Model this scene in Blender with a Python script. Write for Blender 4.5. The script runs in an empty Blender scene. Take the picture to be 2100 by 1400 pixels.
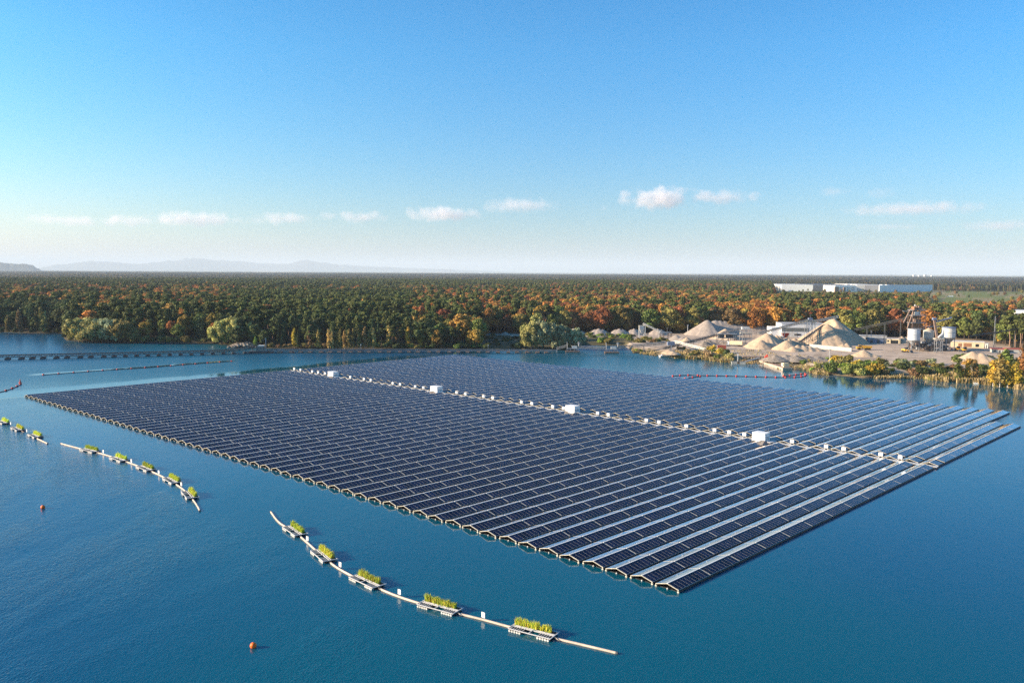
import bpy, math, random
from mathutils import Vector, Matrix, noise
R=math.radians; PI=math.pi
rnd=random.Random(11)
scn=bpy.context.scene; col=scn.collection
H=57.0; F=1750.0; HOR=557.0; ROLL=R(0.33); PIT=math.atan((700-HOR)/F)
SUN=Vector((-0.995,-0.06,0)).normalized(); SEL=R(18)
ZL=3.0                                   # level of the quarry yard and forest floor
# ------------------------------------------------------------------ survey: photo pixel <-> point on a level plane
def ray(u,v):
    x=(u-1050)/F; z=-(v-700)/F
    x,z=x*math.cos(ROLL)-z*math.sin(ROLL), x*math.sin(ROLL)+z*math.cos(ROLL)
    return Vector((x, math.cos(PIT)+z*math.sin(PIT), -math.sin(PIT)+z*math.cos(PIT)))
def P(u,v,z=0.0):
    d=ray(u,v); t=(z-H)/d.z
    return Vector((d.x*t,d.y*t,z))
def pix(p):
    x,y,z=p[0],p[1],p[2]-H
    f=y*math.cos(PIT)-z*math.sin(PIT); w=y*math.sin(PIT)+z*math.cos(PIT)
    a,b=x/f,w/f
    a,b=a*math.cos(ROLL)+b*math.sin(ROLL), -a*math.sin(ROLL)+b*math.cos(ROLL)
    return 1050+F*a, 700-F*b
def mpp(p): return p.to_3d().length/F if hasattr(p,'to_3d') else 0   # metres per photo pixel
def up(p,v):                               # height above p reaching photo row v straight over p
    lo,hi=0.0,80.0
    for _ in range(30):
        m=(lo+hi)/2
        if pix((p[0],p[1],p[2]+m))[1]>v: lo=m
        else: hi=m
    return lo
# ------------------------------------------------------------------ materials
MATS={}
FB=1.85
def nt(name):
    m=bpy.data.materials.new(name); m.use_nodes=True; n=m.node_tree; MATS[name]=m
    return m,n,n.nodes['Principled BSDF']
def S(b,k,v): b.inputs[k].default_value=v
def mat(name,c,rough=.7,metal=0,var=.25,scale=.4,spec=.3,bump=0):
    m,n,b=nt(name); S(b,'Roughness',rough); S(b,'Metallic',metal); S(b,'Specular IOR Level',spec)
    t=n.nodes.new('ShaderNodeTexCoord'); no=n.nodes.new('ShaderNodeTexNoise'); no.inputs['Scale'].default_value=scale
    no.inputs['Detail'].default_value=6; no.inputs['Roughness'].default_value=.65
    n.links.new(t.outputs['Object'],no.inputs['Vector'])
    r=n.nodes.new('ShaderNodeMapRange'); r.inputs[1].default_value=.3; r.inputs[2].default_value=.7
    r.inputs[3].default_value=1-var; r.inputs[4].default_value=1+var
    n.links.new(no.outputs[0],r.inputs[0])
    mx=n.nodes.new('ShaderNodeVectorMath'); mx.operation='SCALE'; mx.inputs[0].default_value=c[:3]
    n.links.new(r.outputs[0],mx.inputs['Scale']); n.links.new(mx.outputs[0],b.inputs['Base Color'])
    if bump:
        bp=n.nodes.new('ShaderNodeBump'); bp.inputs['Strength'].default_value=.8; bp.inputs['Distance'].default_value=bump
        n.links.new(no.outputs[0],bp.inputs['Height']); n.links.new(bp.outputs[0],b.inputs['Normal'])
    return m
def foliage(name,c,var=.45,hue=.016):
    m,n,b=nt(name); S(b,'Roughness',.75); S(b,'Specular IOR Level',.15)
    at=n.nodes.new('ShaderNodeAttribute'); at.attribute_name='leaf'
    oi=n.nodes.new('ShaderNodeObjectInfo')
    hs=n.nodes.new('ShaderNodeHueSaturation'); hs.inputs['Color'].default_value=(*[x*FB for x in c],1)
    def rng(src,a,bb):
        r=n.nodes.new('ShaderNodeMapRange'); r.inputs[3].default_value=a; r.inputs[4].default_value=bb
        n.links.new(src,r.inputs[0]); return r.outputs[0]
    n.links.new(rng(oi.outputs['Random'],.5-hue,.5+hue),hs.inputs['Hue'])
    mul=n.nodes.new('ShaderNodeMath'); mul.operation='MULTIPLY'
    n.links.new(rng(at.outputs['Fac'],1-var,1+var),mul.inputs[0])
    h2=n.nodes.new('ShaderNodeMath'); h2.operation='FRACT'; m3=n.nodes.new('ShaderNodeMath'); m3.operation='MULTIPLY'; m3.inputs[1].default_value=7.31
    n.links.new(oi.outputs['Random'],m3.inputs[0]); n.links.new(m3.outputs[0],h2.inputs[0])
    n.links.new(rng(h2.outputs[0],.72,1.3),mul.inputs[1]); n.links.new(mul.outputs[0],hs.inputs['Value'])
    n.links.new(hs.outputs[0],b.inputs['Base Color'])
    tr=n.nodes.new('ShaderNodeBsdfTranslucent'); n.links.new(hs.outputs[0],tr.inputs[0])
    ms=n.nodes.new('ShaderNodeMixShader'); ms.inputs[0].default_value=.22
    n.links.new(b.outputs[0],ms.inputs[1]); n.links.new(tr.outputs[0],ms.inputs[2])
    n.links.new(ms.outputs[0],n.nodes['Material Output'].inputs[0])
    return m
M={}
M['cap']=mat('bright aluminium profile',(.80,.77,.72),.5,0,.08)
M['alu']=mat('aluminium',(.42,.40,.38),.5,.0,.12)
M['galv']=mat('galvanised steel',(.58,.54,.43),.5,0,.3,1.5)
M['steel']=mat('grey steel',(.30,.31,.32),.55,.1,.3,.3)
M['dark']=mat('dark steel',(.07,.075,.08),.6,0,.3)
M['rust']=mat('rusty steel',(.24,.165,.13),.8,0,.4,.5)
M['belt']=mat('conveyor belt',(.05,.05,.05),.8)
M['black']=mat('black float plastic',(.012,.012,.014),.5)
M['white']=mat('white paint',(.80,.79,.76),.5,0,.06)
M['offw']=mat('off white paint',(.62,.60,.55),.6,0,.15)
M['walk']=mat('walkway planks',(.55,.54,.53),.6,0,.12,2)
M['pipe']=mat('weathered pipe',(.58,.46,.36),.6,0,.25,.6)
M['dred']=mat('dark red paint',(.20,.03,.025),.7,0,.2)
M['red']=mat('red plastic',(.55,.06,.04),.5,0,.15)
M['orange']=mat('orange plastic',(1.0,.17,.02),.45,0,.1)
M['silow']=mat('weathered silo steel',(.50,.54,.58),.5,0,.25,.25)
M['yellow']=mat('yellow machine paint',(.65,.36,.04),.5,0,.2)
M['glassd']=mat('dark window glass',(.02,.025,.03),.15,0,.1)
M['sand']=mat('sand gravel',(.50,.37,.25),.95,0,.22,.25,.1,.5)
M['gravel']=mat('grey gravel',(.36,.30,.25),.95,0,.22,.25,.1,.5)
M['conc']=mat('concrete',(.46,.44,.39),.9,0,.2)
M['creamwall']=mat('cream wall',(.66,.55,.36),.9,0,.12)
M['bluewall']=mat('blue grey cladding',(.17,.21,.30),.6,0,.1)
M['brownwall']=mat('brown door panel',(.30,.15,.08),.8,0,.2)
M['cladding']=mat('grey corrugated cladding',(.16,.17,.16),.7,0,.25,.15)
M['roofm']=mat('pale metal roof',(.42,.43,.44),.5,0,.15)
M['redroof']=mat('red roof',(.45,.12,.08),.8,0,.2)
M['bark']=mat('dark bark',(.10,.075,.055),.9,0,.3,1)
M['pinebark']=mat('reddish pine bark',(.30,.19,.13),.9,0,.3,1)
M['birchbark']=mat('pale birch bark',(.45,.42,.38),.9,0,.3,1)
M['rock']=mat('rock',(.30,.25,.20),.95,0,.45,.35,.1,1.0)
M['mast']=mat('mast steel',(.25,.26,.28),.6)
M['far_shade_grey']=mat('shaded warehouse cladding',(.10,.11,.13),.7,0,.1,.02)  # right wing's shade is put into this colour; also serves the grey wing
M['steam']=mat('pale tower',(.55,.55,.55),.9,0,.05)
LC={'pine':(.056,.066,.019),'spruce':(.026,.043,.019),'dgreen':(.050,.062,.020),'green':(.080,.100,.024),
 'olive':(.125,.105,.030),'orange':(.235,.105,.026),'rust':(.180,.072,.028),'gold':(.205,.130,.028),'brown':(.135,.085,.038),
 'yellow':(.29,.195,.028),'willow':(.20,.185,.062),'greywillow':(.150,.160,.085),'birch':(.26,.18,.06),'lime':(.13,.19,.03),'reed':(.215,.15,.08),'rgreen':(.30,.36,.045),'ryellow':(.40,.33,.055)}
for k,c in LC.items(): M['f_'+k]=foliage(k+' foliage',c)
def glass_mat():
    m,n,b=nt('solar glass'); L=n.links.new; S(b,'Roughness',.9); S(b,'Specular IOR Level',0)
    at=n.nodes.new('ShaderNodeAttribute'); at.attribute_name='cell'
    r=n.nodes.new('ShaderNodeMapRange'); r.inputs[3].default_value=.6; r.inputs[4].default_value=1.5
    L(at.outputs['Fac'],r.inputs[0])
    mx=n.nodes.new('ShaderNodeVectorMath'); mx.operation='SCALE'; mx.inputs[0].default_value=(.007,.011,.036)
    L(r.outputs[0],mx.inputs['Scale']); L(mx.outputs[0],b.inputs['Base Color'])
    # anti-reflective glass: almost nothing face on, mirror-like at grazing view
    lw=n.nodes.new('ShaderNodeLayerWeight'); lw.inputs[0].default_value=.5
    oi=n.nodes.new('ShaderNodeObjectInfo'); orr=n.nodes.new('ShaderNodeMapRange'); orr.inputs[3].default_value=3.6; orr.inputs[4].default_value=4.6; L(oi.outputs['Random'],orr.inputs[0])
    pw=n.nodes.new('ShaderNodeMath'); pw.operation='POWER'; pw.inputs[1].default_value=8.0; L(lw.outputs['Facing'],pw.inputs[0])
    ma=n.nodes.new('ShaderNodeMath'); ma.operation='MULTIPLY_ADD'; L(orr.outputs[0],ma.inputs[1]); ma.inputs[2].default_value=.010; ma.use_clamp=True; L(pw.outputs[0],ma.inputs[0])
    gl=n.nodes.new('ShaderNodeBsdfGlossy'); gl.inputs['Roughness'].default_value=.10; gl.inputs['Color'].default_value=(1,.93,.89,1)
    ms=n.nodes.new('ShaderNodeMixShader'); L(ma.outputs[0],ms.inputs[0]); L(b.outputs[0],ms.inputs[1]); L(gl.outputs[0],ms.inputs[2]); L(ms.outputs[0],n.nodes['Material Output'].inputs[0])
    return m
M['glass']=glass_mat()
def water_mat():
    m,n,b=nt('lake water'); L=n.links.new
    S(b,'IOR',1.333); S(b,'Specular IOR Level',.5)
    g=n.nodes.new('ShaderNodeNewGeometry')
    def noi(scale,det,rough=.5,sx=1,sy=1,dist=0):
        mp=n.nodes.new('ShaderNodeMapping'); mp.inputs['Scale'].default_value=(sx,sy,1); mp.inputs['Rotation'].default_value=(0,0,R(20))
        L(g.outputs['Position'],mp.inputs[0])
        t=n.nodes.new('ShaderNodeTexNoise'); t.inputs['Scale'].default_value=scale; t.inputs['Detail'].default_value=det
        t.inputs['Roughness'].default_value=rough; t.inputs['Distortion'].default_value=dist
        L(mp.outputs[0],t.inputs['Vector']); return t.outputs[0]
    def mr(src,a,b_,c,d):
        r=n.nodes.new('ShaderNodeMapRange'); r.interpolation_type='SMOOTHSTEP'
        for i,v in enumerate((a,b_,c,d)): r.inputs[i+1].default_value=v
        L(src,r.inputs[0]); return r.outputs[0]
    def mth(op,a,b_):
        q=n.nodes.new('ShaderNodeMath'); q.operation=op
        for i,v in enumerate((a,b_)):
            if isinstance(v,(int,float)): q.inputs[i].default_value=v
            else: L(v,q.inputs[i])
        return q.outputs[0]
    sp=n.nodes.new('ShaderNodeSeparateXYZ'); L(g.outputs['Position'],sp.inputs[0])
    def side(p,q,sgn=1):           # signed distance to the line p-q
        d=(q-p); d.z=0; d.normalize(); nx,ny=-d.y*sgn,d.x*sgn; c=-(nx*p.x+ny*p.y)
        return mth('ADD',mth('ADD',mth('MULTIPLY',sp.outputs[0],nx),mth('MULTIPLY',sp.outputs[1],ny)),c)
    def along(p,q):
        d=(q-p); d.z=0; d.normalize(); return mth('ADD',mth('ADD',mth('MULTIPLY',sp.outputs[0],d.x),mth('MULTIPLY',sp.outputs[1],d.y)),-(d.x*p.x+d.y*p.y))
    patch=noi(.006,4,.55,1,.45,.6); wob=mth('MULTIPLY',mth('SUBTRACT',noi(.03,3,.6),.5),26)
    rough_zone=mr(patch,.42,.62,0,1)
    # water sheltered by the raft boom and the lee behind the panels is smoother
    inside=mr(mth('ADD',side(P(0,863),P(405,1046)),mth('MULTIPLY',wob,.25)),-2,5,0,1)
    fore=mr(side(P(555,1049),P(1264,1338)),-8,30,0,1)
    inside=mth('MULTIPLY',inside,mth('MAXIMUM',fore,mr(sp.outputs[0],-70,-40,1,0)))
    pA,pB=P(60,812),P(640,756)
    sd=mth('ADD',side(pA,pB),mth('MULTIPLY',wob,.35)); al=along(pA,pB)
    lee=mth('MULTIPLY',mth('MULTIPLY',mr(sd,-4,2,0,1),mr(sd,14,26,1,0)),mr(al,-60,-10,0,1))
    qA,qB=P(89,768.5),P(475,741)
    s2=side(qA,qB); lee2=mth('MULTIPLY',mth('MULTIPLY',mr(s2,-1,1,0,1),mr(s2,5,11,1,0)),mth('MULTIPLY',mr(along(qA,qB),-10,0,0,1),mr(along(qA,qB),(qB-qA).length-5,(qB-qA).length+8,1,0)))
    lee=mth('MAXIMUM',lee,lee2)
    streak=mr(noi(.011,4,.6,1,.22,1.2),.50,.64,0,1)
    far=mr(mth('SUBTRACT',sp.outputs[1],mth('MULTIPLY',sp.outputs[0],.35)),420,560,0,1)
    amp=mth('ADD',mth('MULTIPLY',rough_zone,.65),.36)
    amp=mth('MULTIPLY',amp,mth('SUBTRACT',1.0,mth('MULTIPLY',inside,.62)))
    amp=mth('MULTIPLY',amp,mth('SUBTRACT',1.0,mth('MULTIPLY',lee,.95)))
    amp=mth('MULTIPLY',amp,mth('SUBTRACT',1.0,mth('MULTIPLY',streak,.6)))
    h1=noi(.7,3,.65,1,.6); h2=noi(2.8,2,.5,1,.6); h3=noi(.12,2,.5,1,.6)
    h=mth('ADD',mth('ADD',mth('MULTIPLY',h1,.15),mth('MULTIPLY',h2,.085)),mth('MULTIPLY',h3,.14))
    bp=n.nodes.new('ShaderNodeBump'); bp.inputs['Distance'].default_value=1.0
    L(mth('MULTIPLY',h,amp),bp.inputs['Height']); bp.inputs['Strength'].default_value=.85
    L(bp.outputs[0],b.inputs['Normal'])
    ro=mth('ADD',mth('MULTIPLY',far,.20),mr(rough_zone,0,1,.05,.10))
    L(mth('MULTIPLY',ro,mth('SUBTRACT',1.0,mth('MULTIPLY',lee,.85))),b.inputs['Roughness'])
    cr=n.nodes.new('ShaderNodeMix'); cr.data_type='RGBA'
    cr.inputs[6].default_value=(.0008,.078,.118,1); cr.inputs[7].default_value=(.0010,.060,.128,1)
    L(mr(noi(.004,2),.4,.6,0,1),cr.inputs[0]); L(cr.outputs[2],b.inputs['Base Color'])
    return m
M['water']=water_mat()
def ground_mat():
    m,n,b=nt('terrain ground'); S(b,'Roughness',.95); S(b,'Specular IOR Level',.1); L=n.links.new
    at=n.nodes.new('ShaderNodeAttribute'); at.attribute_name='tint'
    g=n.nodes.new('ShaderNodeNewGeometry'); no=n.nodes.new('ShaderNodeTexNoise'); no.inputs['Scale'].default_value=.12; no.inputs['Detail'].default_value=9
    no.inputs['Roughness'].default_value=.7
    L(g.outputs['Position'],no.inputs['Vector'])
    r=n.nodes.new('ShaderNodeMapRange'); r.inputs[1].default_value=.3; r.inputs[2].default_value=.7; r.inputs[3].default_value=.65; r.inputs[4].default_value=1.3
    L(no.outputs[0],r.inputs[0]); mx=n.nodes.new('ShaderNodeVectorMath'); mx.operation='SCALE'
    L(at.outputs['Color'],mx.inputs[0]); L(r.outputs[0],mx.inputs['Scale']); L(mx.outputs[0],b.inputs['Base Color'])
    bp=n.nodes.new('ShaderNodeBump'); bp.inputs['Distance'].default_value=.5; bp.inputs['Strength'].default_value=.6
    L(no.outputs[0],bp.inputs['Height']); L(bp.outputs[0],b.inputs['Normal'])
    return m
M['ground']=ground_mat()
# ------------------------------------------------------------------ mesh builder
class MB:
    def __init__(s): s.v=[];s.f=[];s.m=[];s.a=[]
    def face(s,pts,mi=0,a=.5):
        k=len(s.v); s.v.extend([tuple(p) for p in pts]); s.f.append(tuple(range(k,k+len(pts)))); s.m.append(mi); s.a.append(a)
    def hexa(s,p,mi=0):     # 8 corners: 0-3 bottom ccw, 4-7 top ccw
        k=len(s.v); s.v.extend([tuple(q) for q in p])
        for f in ((3,2,1,0),(4,5,6,7),(0,1,5,4),(1,2,6,5),(2,3,7,6),(3,0,4,7)):
            s.f.append(tuple(k+i for i in f)); s.m.append(mi); s.a.append(.5)
    def box(s,x0,x1,y0,y1,z0,z1,mi=0):
        s.hexa([(x0,y0,z0),(x1,y0,z0),(x1,y1,z0),(x0,y1,z0),(x0,y0,z1),(x1,y0,z1),(x1,y1,z1),(x0,y1,z1)],mi)
    def beam(s,a,b,w=.2,h=.2,mi=0):
        a=Vector(a);b=Vector(b);d=(b-a)
        if d.length<1e-5: return
        d.normalize(); r=d.cross(Vector((0,0,1)))
        if r.length<1e-3: r=Vector((1,0,0))
        r.normalize(); u=r.cross(d)*h/2; r=r*w/2
        s.hexa([a-r-u,a+r-u,b+r-u,b-r-u,a-r+u,a+r+u,b+r+u,b-r+u],mi)
    def cyl(s,a,b,r0,r1=None,n=10,mi=0,cap=True):
        if r1 is None: r1=r0
        a=Vector(a);b=Vector(b);d=(b-a).normalized(); x=d.orthogonal().normalized(); y=d.cross(x); k=len(s.v)
        for p,r in ((a,r0),(b,r1)):
            for i in range(n):
                t=2*PI*i/n; s.v.append(tuple(p+x*math.cos(t)*r+y*math.sin(t)*r))
        for i in range(n):
            j=(i+1)%n; s.f.append((k+i,k+j,k+n+j,k+n+i)); s.m.append(mi); s.a.append(.5)
        if cap:
            s.f.append(tuple(k+n-1-i for i in range(n))); s.m.append(mi); s.a.append(.5)
            s.f.append(tuple(k+n+i for i in range(n))); s.m.append(mi); s.a.append(.5)
    def tube(s,pts,r,n=8,mi=0):
        pts=[Vector(p) for p in pts]; k=len(s.v)
        for i,p in enumerate(pts):
            d=(pts[min(i+1,len(pts)-1)]-pts[max(i-1,0)]).normalized(); x=d.cross(Vector((0,0,1))).normalized(); y=x.cross(d)
            for q in range(n):
                t=2*PI*q/n; s.v.append(tuple(p+x*math.cos(t)*r+y*math.sin(t)*r))
        for i in range(len(pts)-1):
            for q in range(n):
                j=(q+1)%n; s.f.append((k+i*n+q,k+i*n+j,k+(i+1)*n+j,k+(i+1)*n+q)); s.m.append(mi); s.a.append(.5)
        for e in (0,len(pts)-1):
            s.f.append(tuple(k+e*n+q for q in range(n))); s.m.append(mi); s.a.append(.5)
    def ball(s,c,r,rz=None,nu=10,nv=7,mi=0,a=.5,jit=0,rg=None):
        rz=rz or r; k=len(s.v); c=Vector(c)
        for j in range(nv+1):
            ph=PI*j/nv
            for i in range(nu):
                t=2*PI*i/nu; q=1+(rg.uniform(-jit,jit) if rg else 0)
                s.v.append((c.x+r*q*math.sin(ph)*math.cos(t),c.y+r*q*math.sin(ph)*math.sin(t),c.z+rz*q*math.cos(ph)))
        for j in range(nv):
            for i in range(nu):
                i2=(i+1)%nu; s.f.append((k+j*nu+i,k+(j+1)*nu+i,k+(j+1)*nu+i2,k+j*nu+i2)); s.m.append(mi); s.a.append(a)
    def mesh(s,name,mats,smooth=False,attr=None):
        me=bpy.data.meshes.new(name); me.from_pydata(s.v,[],s.f)
        for m in (mats if isinstance(mats,(list,tuple)) else [mats]): me.materials.append(m)
        me.polygons.foreach_set('material_index',s.m)
        if smooth: me.polygons.foreach_set('use_smooth',[True]*len(s.f))
        if attr:
            at=me.attributes.new(attr,'FLOAT','FACE'); at.data.foreach_set('value',s.a)
        me.update(); return me
    def build(s,name,mats,parent=None,loc=(0,0,0),rz=0,smooth=False,attr=None):
        return obj(name,s.mesh(name,mats,smooth,attr),parent,loc,rz)
def obj(name,me,parent=None,loc=(0,0,0),rz=0):
    o=bpy.data.objects.new(name,me); col.objects.link(o); o.parent=parent; o.location=loc; o.rotation_euler=(0,0,rz); return o
def tag(o,label=None,cat=None,group=None,kind=None):
    if label: o['label']=label
    if cat: o['category']=cat
    if group: o['group']=group
    if kind: o['kind']=kind
    return o
def thing(name,label,cat,loc=(0,0,0),rz=0,group=None):
    o=bpy.data.objects.new(name,None); col.objects.link(o); o.location=loc; o.rotation_euler=(0,0,rz); o.empty_display_size=.5
    return tag(o,label,cat,group)
def copy_thing(t,kids,loc,rz,label,group=None,scale=None):
    r=t.copy(); col.objects.link(r); r.location=loc; r.rotation_euler=(0,0,rz)
    if scale: r.scale=scale
    r['label']=label
    if group: r['group']=group
    def rec(o,par):
        for ch in kids.get(o.name,()):
            c=ch.copy(); col.objects.link(c); c.parent=par; rec(ch,c)
    rec(t,r); return r
def kids_of(objs):
    d={}
    for o in objs:
        if o.parent: d.setdefault(o.parent.name,[]).append(o)
    return d
def lerp(a,b,t): return a+(b-a)*t
ORD=['first','second','third','fourth','fifth','sixth','seventh','eighth','ninth','tenth','eleventh','twelfth','thirteenth','fourteenth','fifteenth','sixteenth','seventeenth','eighteenth','nineteenth']
TENS={20:'twent',30:'thirt',40:'fort',50:'fift',60:'sixt'}
def ordw(n):     # 1-based
    if n<20: return ORD[n-1]
    t,u=n//10*10,n%10
    return TENS[t]+'ieth' if u==0 else TENS[t]+'y-'+ORD[u-1]
# ------------------------------------------------------------------ camera, light, sky
cd=bpy.data.cameras.new('camera'); cam=bpy.data.objects.new('camera',cd); col.objects.link(cam); scn.camera=cam
cd.sensor_width=36; cd.lens=36*F/2100; cd.clip_start=.5; cd.clip_end=300000
cam.matrix_world=Matrix.Translation((0,0,H))@(Matrix.Rotation(PI/2-PIT,4,'X')@Matrix.Rotation(ROLL,4,'Z'))
sd=bpy.data.lights.new('sun','SUN'); so=bpy.data.objects.new('sun',sd); col.objects.link(so)
sd.energy=4.8; sd.angle=R(.6); sd.color=(1,.80,.58)
sdir=Vector((SUN.x*math.cos(SEL),SUN.y*math.cos(SEL),math.sin(SEL)))
so.rotation_euler=sdir.to_track_quat('Z','Y').to_euler()
w=bpy.data.worlds.new('World'); scn.world=w; w.use_nodes=True; wn=w.node_tree
bg=wn.nodes['Background']; sk=wn.nodes.new('ShaderNodeTexSky'); sk.sky_type='NISHITA'; sk.sun_disc=False
sk.sun_elevation=SEL; sk.sun_rotation=math.atan2(SUN.x,SUN.y); sk.air_density=1.0; sk.dust_density=.8; sk.ozone_density=6.0; sk.altitude=60
hs=wn.nodes.new('ShaderNodeHueSaturation'); hs.inputs['Saturation'].default_value=1.2
wn.links.new(sk.outputs[0],hs.inputs['Color'])
wt=wn.nodes.new('ShaderNodeTexCoord'); wsx=wn.nodes.new('ShaderNodeSeparateXYZ'); wn.links.new(wt.outputs['Generated'],wsx.inputs[0])
wm=wn.nodes.new('ShaderNodeMapRange'); wm.inputs[1].default_value=.02; wm.inputs[2].default_value=.24; wn.links.new(wsx.outputs[2],wm.inputs[0])
wc=wn.nodes.new('ShaderNodeMix'); wc.data_type='RGBA'; wc.inputs[6].default_value=(1.02,1.0,.96,1); wc.inputs[7].default_value=(1.0,1.32,1.2,1); wn.links.new(wm.outputs[0],wc.inputs[0])
wv=wn.nodes.new('ShaderNodeVectorMath'); wv.operation='MULTIPLY'; wn.links.new(hs.outputs[0],wv.inputs[0]); wn.links.new(wc.outputs[2],wv.inputs[1]); wn.links.new(wv.outputs[0],bg.inputs[0])
# hazy glow of the low sun beyond the left edge
dp=wn.nodes.new('ShaderNodeVectorMath'); dp.operation='DOT_PRODUCT'; wn.links.new(wt.outputs['Generated'],dp.inputs[0]); dp.inputs[1].default_value=tuple(sdir)
g1=wn.nodes.new('ShaderNodeMapRange'); g1.interpolation_type='SMOOTHSTEP'; g1.inputs[1].default_value=-.15; g1.inputs[2].default_value=.75; wn.links.new(dp.outputs['Value'],g1.inputs[0])
g2=wn.nodes.new('ShaderNodeMapRange'); g2.interpolation_type='SMOOTHSTEP'; g2.inputs[1].default_value=0; g2.inputs[2].default_value=.33; g2.inputs[3].default_value=1; g2.inputs[4].default_value=.35; wn.links.new(wsx.outputs[2],g2.inputs[0])
g3=wn.nodes.new('ShaderNodeMath'); g3.operation='MULTIPLY'; wn.links.new(g1.outputs[0],g3.inputs[0]); wn.links.new(g2.outputs[0],g3.inputs[1])
gm=wn.nodes.new('ShaderNodeMix'); gm.data_type='RGBA'; gm.inputs[6].default_value=(1,1,1,1); gm.inputs[7].default_value=(1.95,1.45,1.15,1); wn.links.new(g3.outputs[0],gm.inputs[0])
gv=wn.nodes.new('ShaderNodeVectorMath'); gv.operation='MULTIPLY'; wn.links.new(wv.outputs[0],gv.inputs[0]); wn.links.new(gm.outputs[2],gv.inputs[1]); wn.links.new(gv.outputs[0],bg.inputs[0])
bg.inputs[1].default_value=.080
scn.view_settings.view_transform='Standard'; scn.view_settings.look='None'; scn.view_settings.exposure=1.3; scn.view_settings.gamma=1
cy=scn.cycles; cy.max_bounces=5; cy.diffuse_bounces=2; cy.glossy_bounces=3; cy.transmission_bounces=2; cy.volume_bounces=2; cy.transparent_max_bounces=8
cy.use_denoising=False; cy.caustics_reflective=False; cy.caustics_refractive=False; cy.sample_clamp_indirect=4
try: cy.volume_step_rate=2.0; cy.volume_max_steps=128
except Exception: pass
# ------------------------------------------------------------------ shoreline, terrain, water
SH=[(-400,668),(-100,678),(60,683),(128,684),(134,698),(200,701),(430,704),(465,707),(475,711),(500,713),(536,713),(545,714),(680,716),(900,718),(1000,717),(1064,715),(1072,718),
 (1180,718),(1197,708),(1280,709),(1300,722),(1345,728),(1383,733),(1447,737),(1483,742),(1530,744),(1564,744),(1600,756),(1640,753),(1671,766),(1767,774),(1798,775),(1886,775),
 (1957,783),(2002,785),(2090,797),(2200,802),(2500,815)]
shore=[]
for u,v in SH:
    p=P(u,v,0); shore.append((math.atan2(p.x,p.y),p.to_2d().length))
def Rs(th):
    if th<=shore[0][0]: return lerp(shore[0][1],650,min(1,(shore[0][0]-th)/1.5))
    if th>=shore[-1][0]: return lerp(shore[-1][1],600,min(1,(th-shore[-1][0])/1.5))
    for (a,ra),(b,rb) in zip(shore,shore[1:]):
        if a<=th<=b: return lerp(ra,rb,(th-a)/max(b-a,1e-6))
VF=[(-500,-1),(985,-1),(990,684),(1090,684),(1190,681),(1400,683),(1580,685),(1700,689),(1900,691),(1960,697),(2030,700),(2075,712),(2100,716),(2300,730)]
def vfor(u):
    for (a,ra),(b,rb) in zip(VF,VF[1:]):
        if a<=u<=b: return lerp(ra,rb,(u-a)/(b-a))
    return -1 if u<0 else 730
def quarry(x,y,marg=0):
    if y<50: return False
    u,v=pix((x,y,ZL)); f=vfor(u)
    return f>0 and v>f-marg
def field(x,y):
    if y<50: return False
    u,v=pix((x,y,ZL))
    return (u>1903 and 596.5<v<633) or (1585<u<=1925 and 591<v<611)
def noi(x,y,s): return noise.noise(Vector((x/s,y/s,3.3)))
def ground_tint(x,y,r):
    q=noi(x,y,25)
    if quarry(x,y): 
        c=(.47,.365,.275) if q>-.25 else (.38,.29,.21)
        u,v=pix((x,y,ZL))
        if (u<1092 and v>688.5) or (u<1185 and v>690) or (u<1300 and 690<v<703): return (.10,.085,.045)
        if v>vfor(u)+3 and r<Rs(math.atan2(x,y))+16 and u>1290: return (.24,.185,.11)
        return c
    if field(x,y): return (.15,.17,.045) if q>-.05 else (.26,.21,.11)
    if r>9000:
        k=noi(x,y,2500)
        return (.20,.17,.10) if k>.1 else (.07,.085,.05) if k>-.2 else (.15,.16,.08)
    return (.060,.050,.030)
tb=MB(); ths=[]
t=-PI
while t<PI-1e-6:
    ths.append(t); t+=R(.11) if abs(t)<R(37) else R(2)
offs=[-30,-3,0,2,5,10,18,28,40,55,72,90,110,132,156,182,210,240,275,315,360,420,500,600,720,860,1020,1200,1400,1620,1860,2100,2400,2800,3400,4200,5500,7500,10000,14000,20000,28000,40000,60000,88000]
vs=[];cols=[]
for th in ths:
    r0=Rs(th); s,c=math.sin(th),math.cos(th)
    for o in offs:
        r=r0+o; x,y=s*r,c*r
        z=-3 if o==-30 else -.7 if o==-3 else .05 if o==0 else lerp(.05,ZL,min(1,o/18.0))
        if 2<=o<=5: z+=noi(x,y,6)*.5
        if o>18 and o<600 : z+=noi(x,y,30)*.35
        u,v=pix((x,y,ZL)) if y>50 else (0,0)
        if 1190<u<1290 and v>702 and o<40: z=min(z,.4+o*.02)
        vs.append((x,y,z)); cols.extend((*ground_tint(x,y,r),1))
no_=len(offs); nth=len(ths); fs=[]
for i in range(nth):
    j=(i+1)%nth
    for k in range(no_-1): fs.append((i*no_+k,i*no_+k+1,j*no_+k+1,j*no_+k))
me=bpy.data.meshes.new('terrain'); me.from_pydata(vs,[],fs); me.materials.append(M['ground'])
ca=me.color_attributes.new('tint','FLOAT_COLOR','POINT'); ca.data.foreach_set('color',cols)
me.polygons.foreach_set('use_smooth',[True]*len(fs)); tag(obj('terrain',me),kind='structure')
me=bpy.data.meshes.new('water'); wr=1100
me.from_pydata([(-wr,-wr,0),(wr,-wr,0),(wr,wr,0),(-wr,wr,0)],[],[(0,1,2,3)]); me.materials.append(M['water']); tag(obj('water',me),kind='structure')
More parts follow.
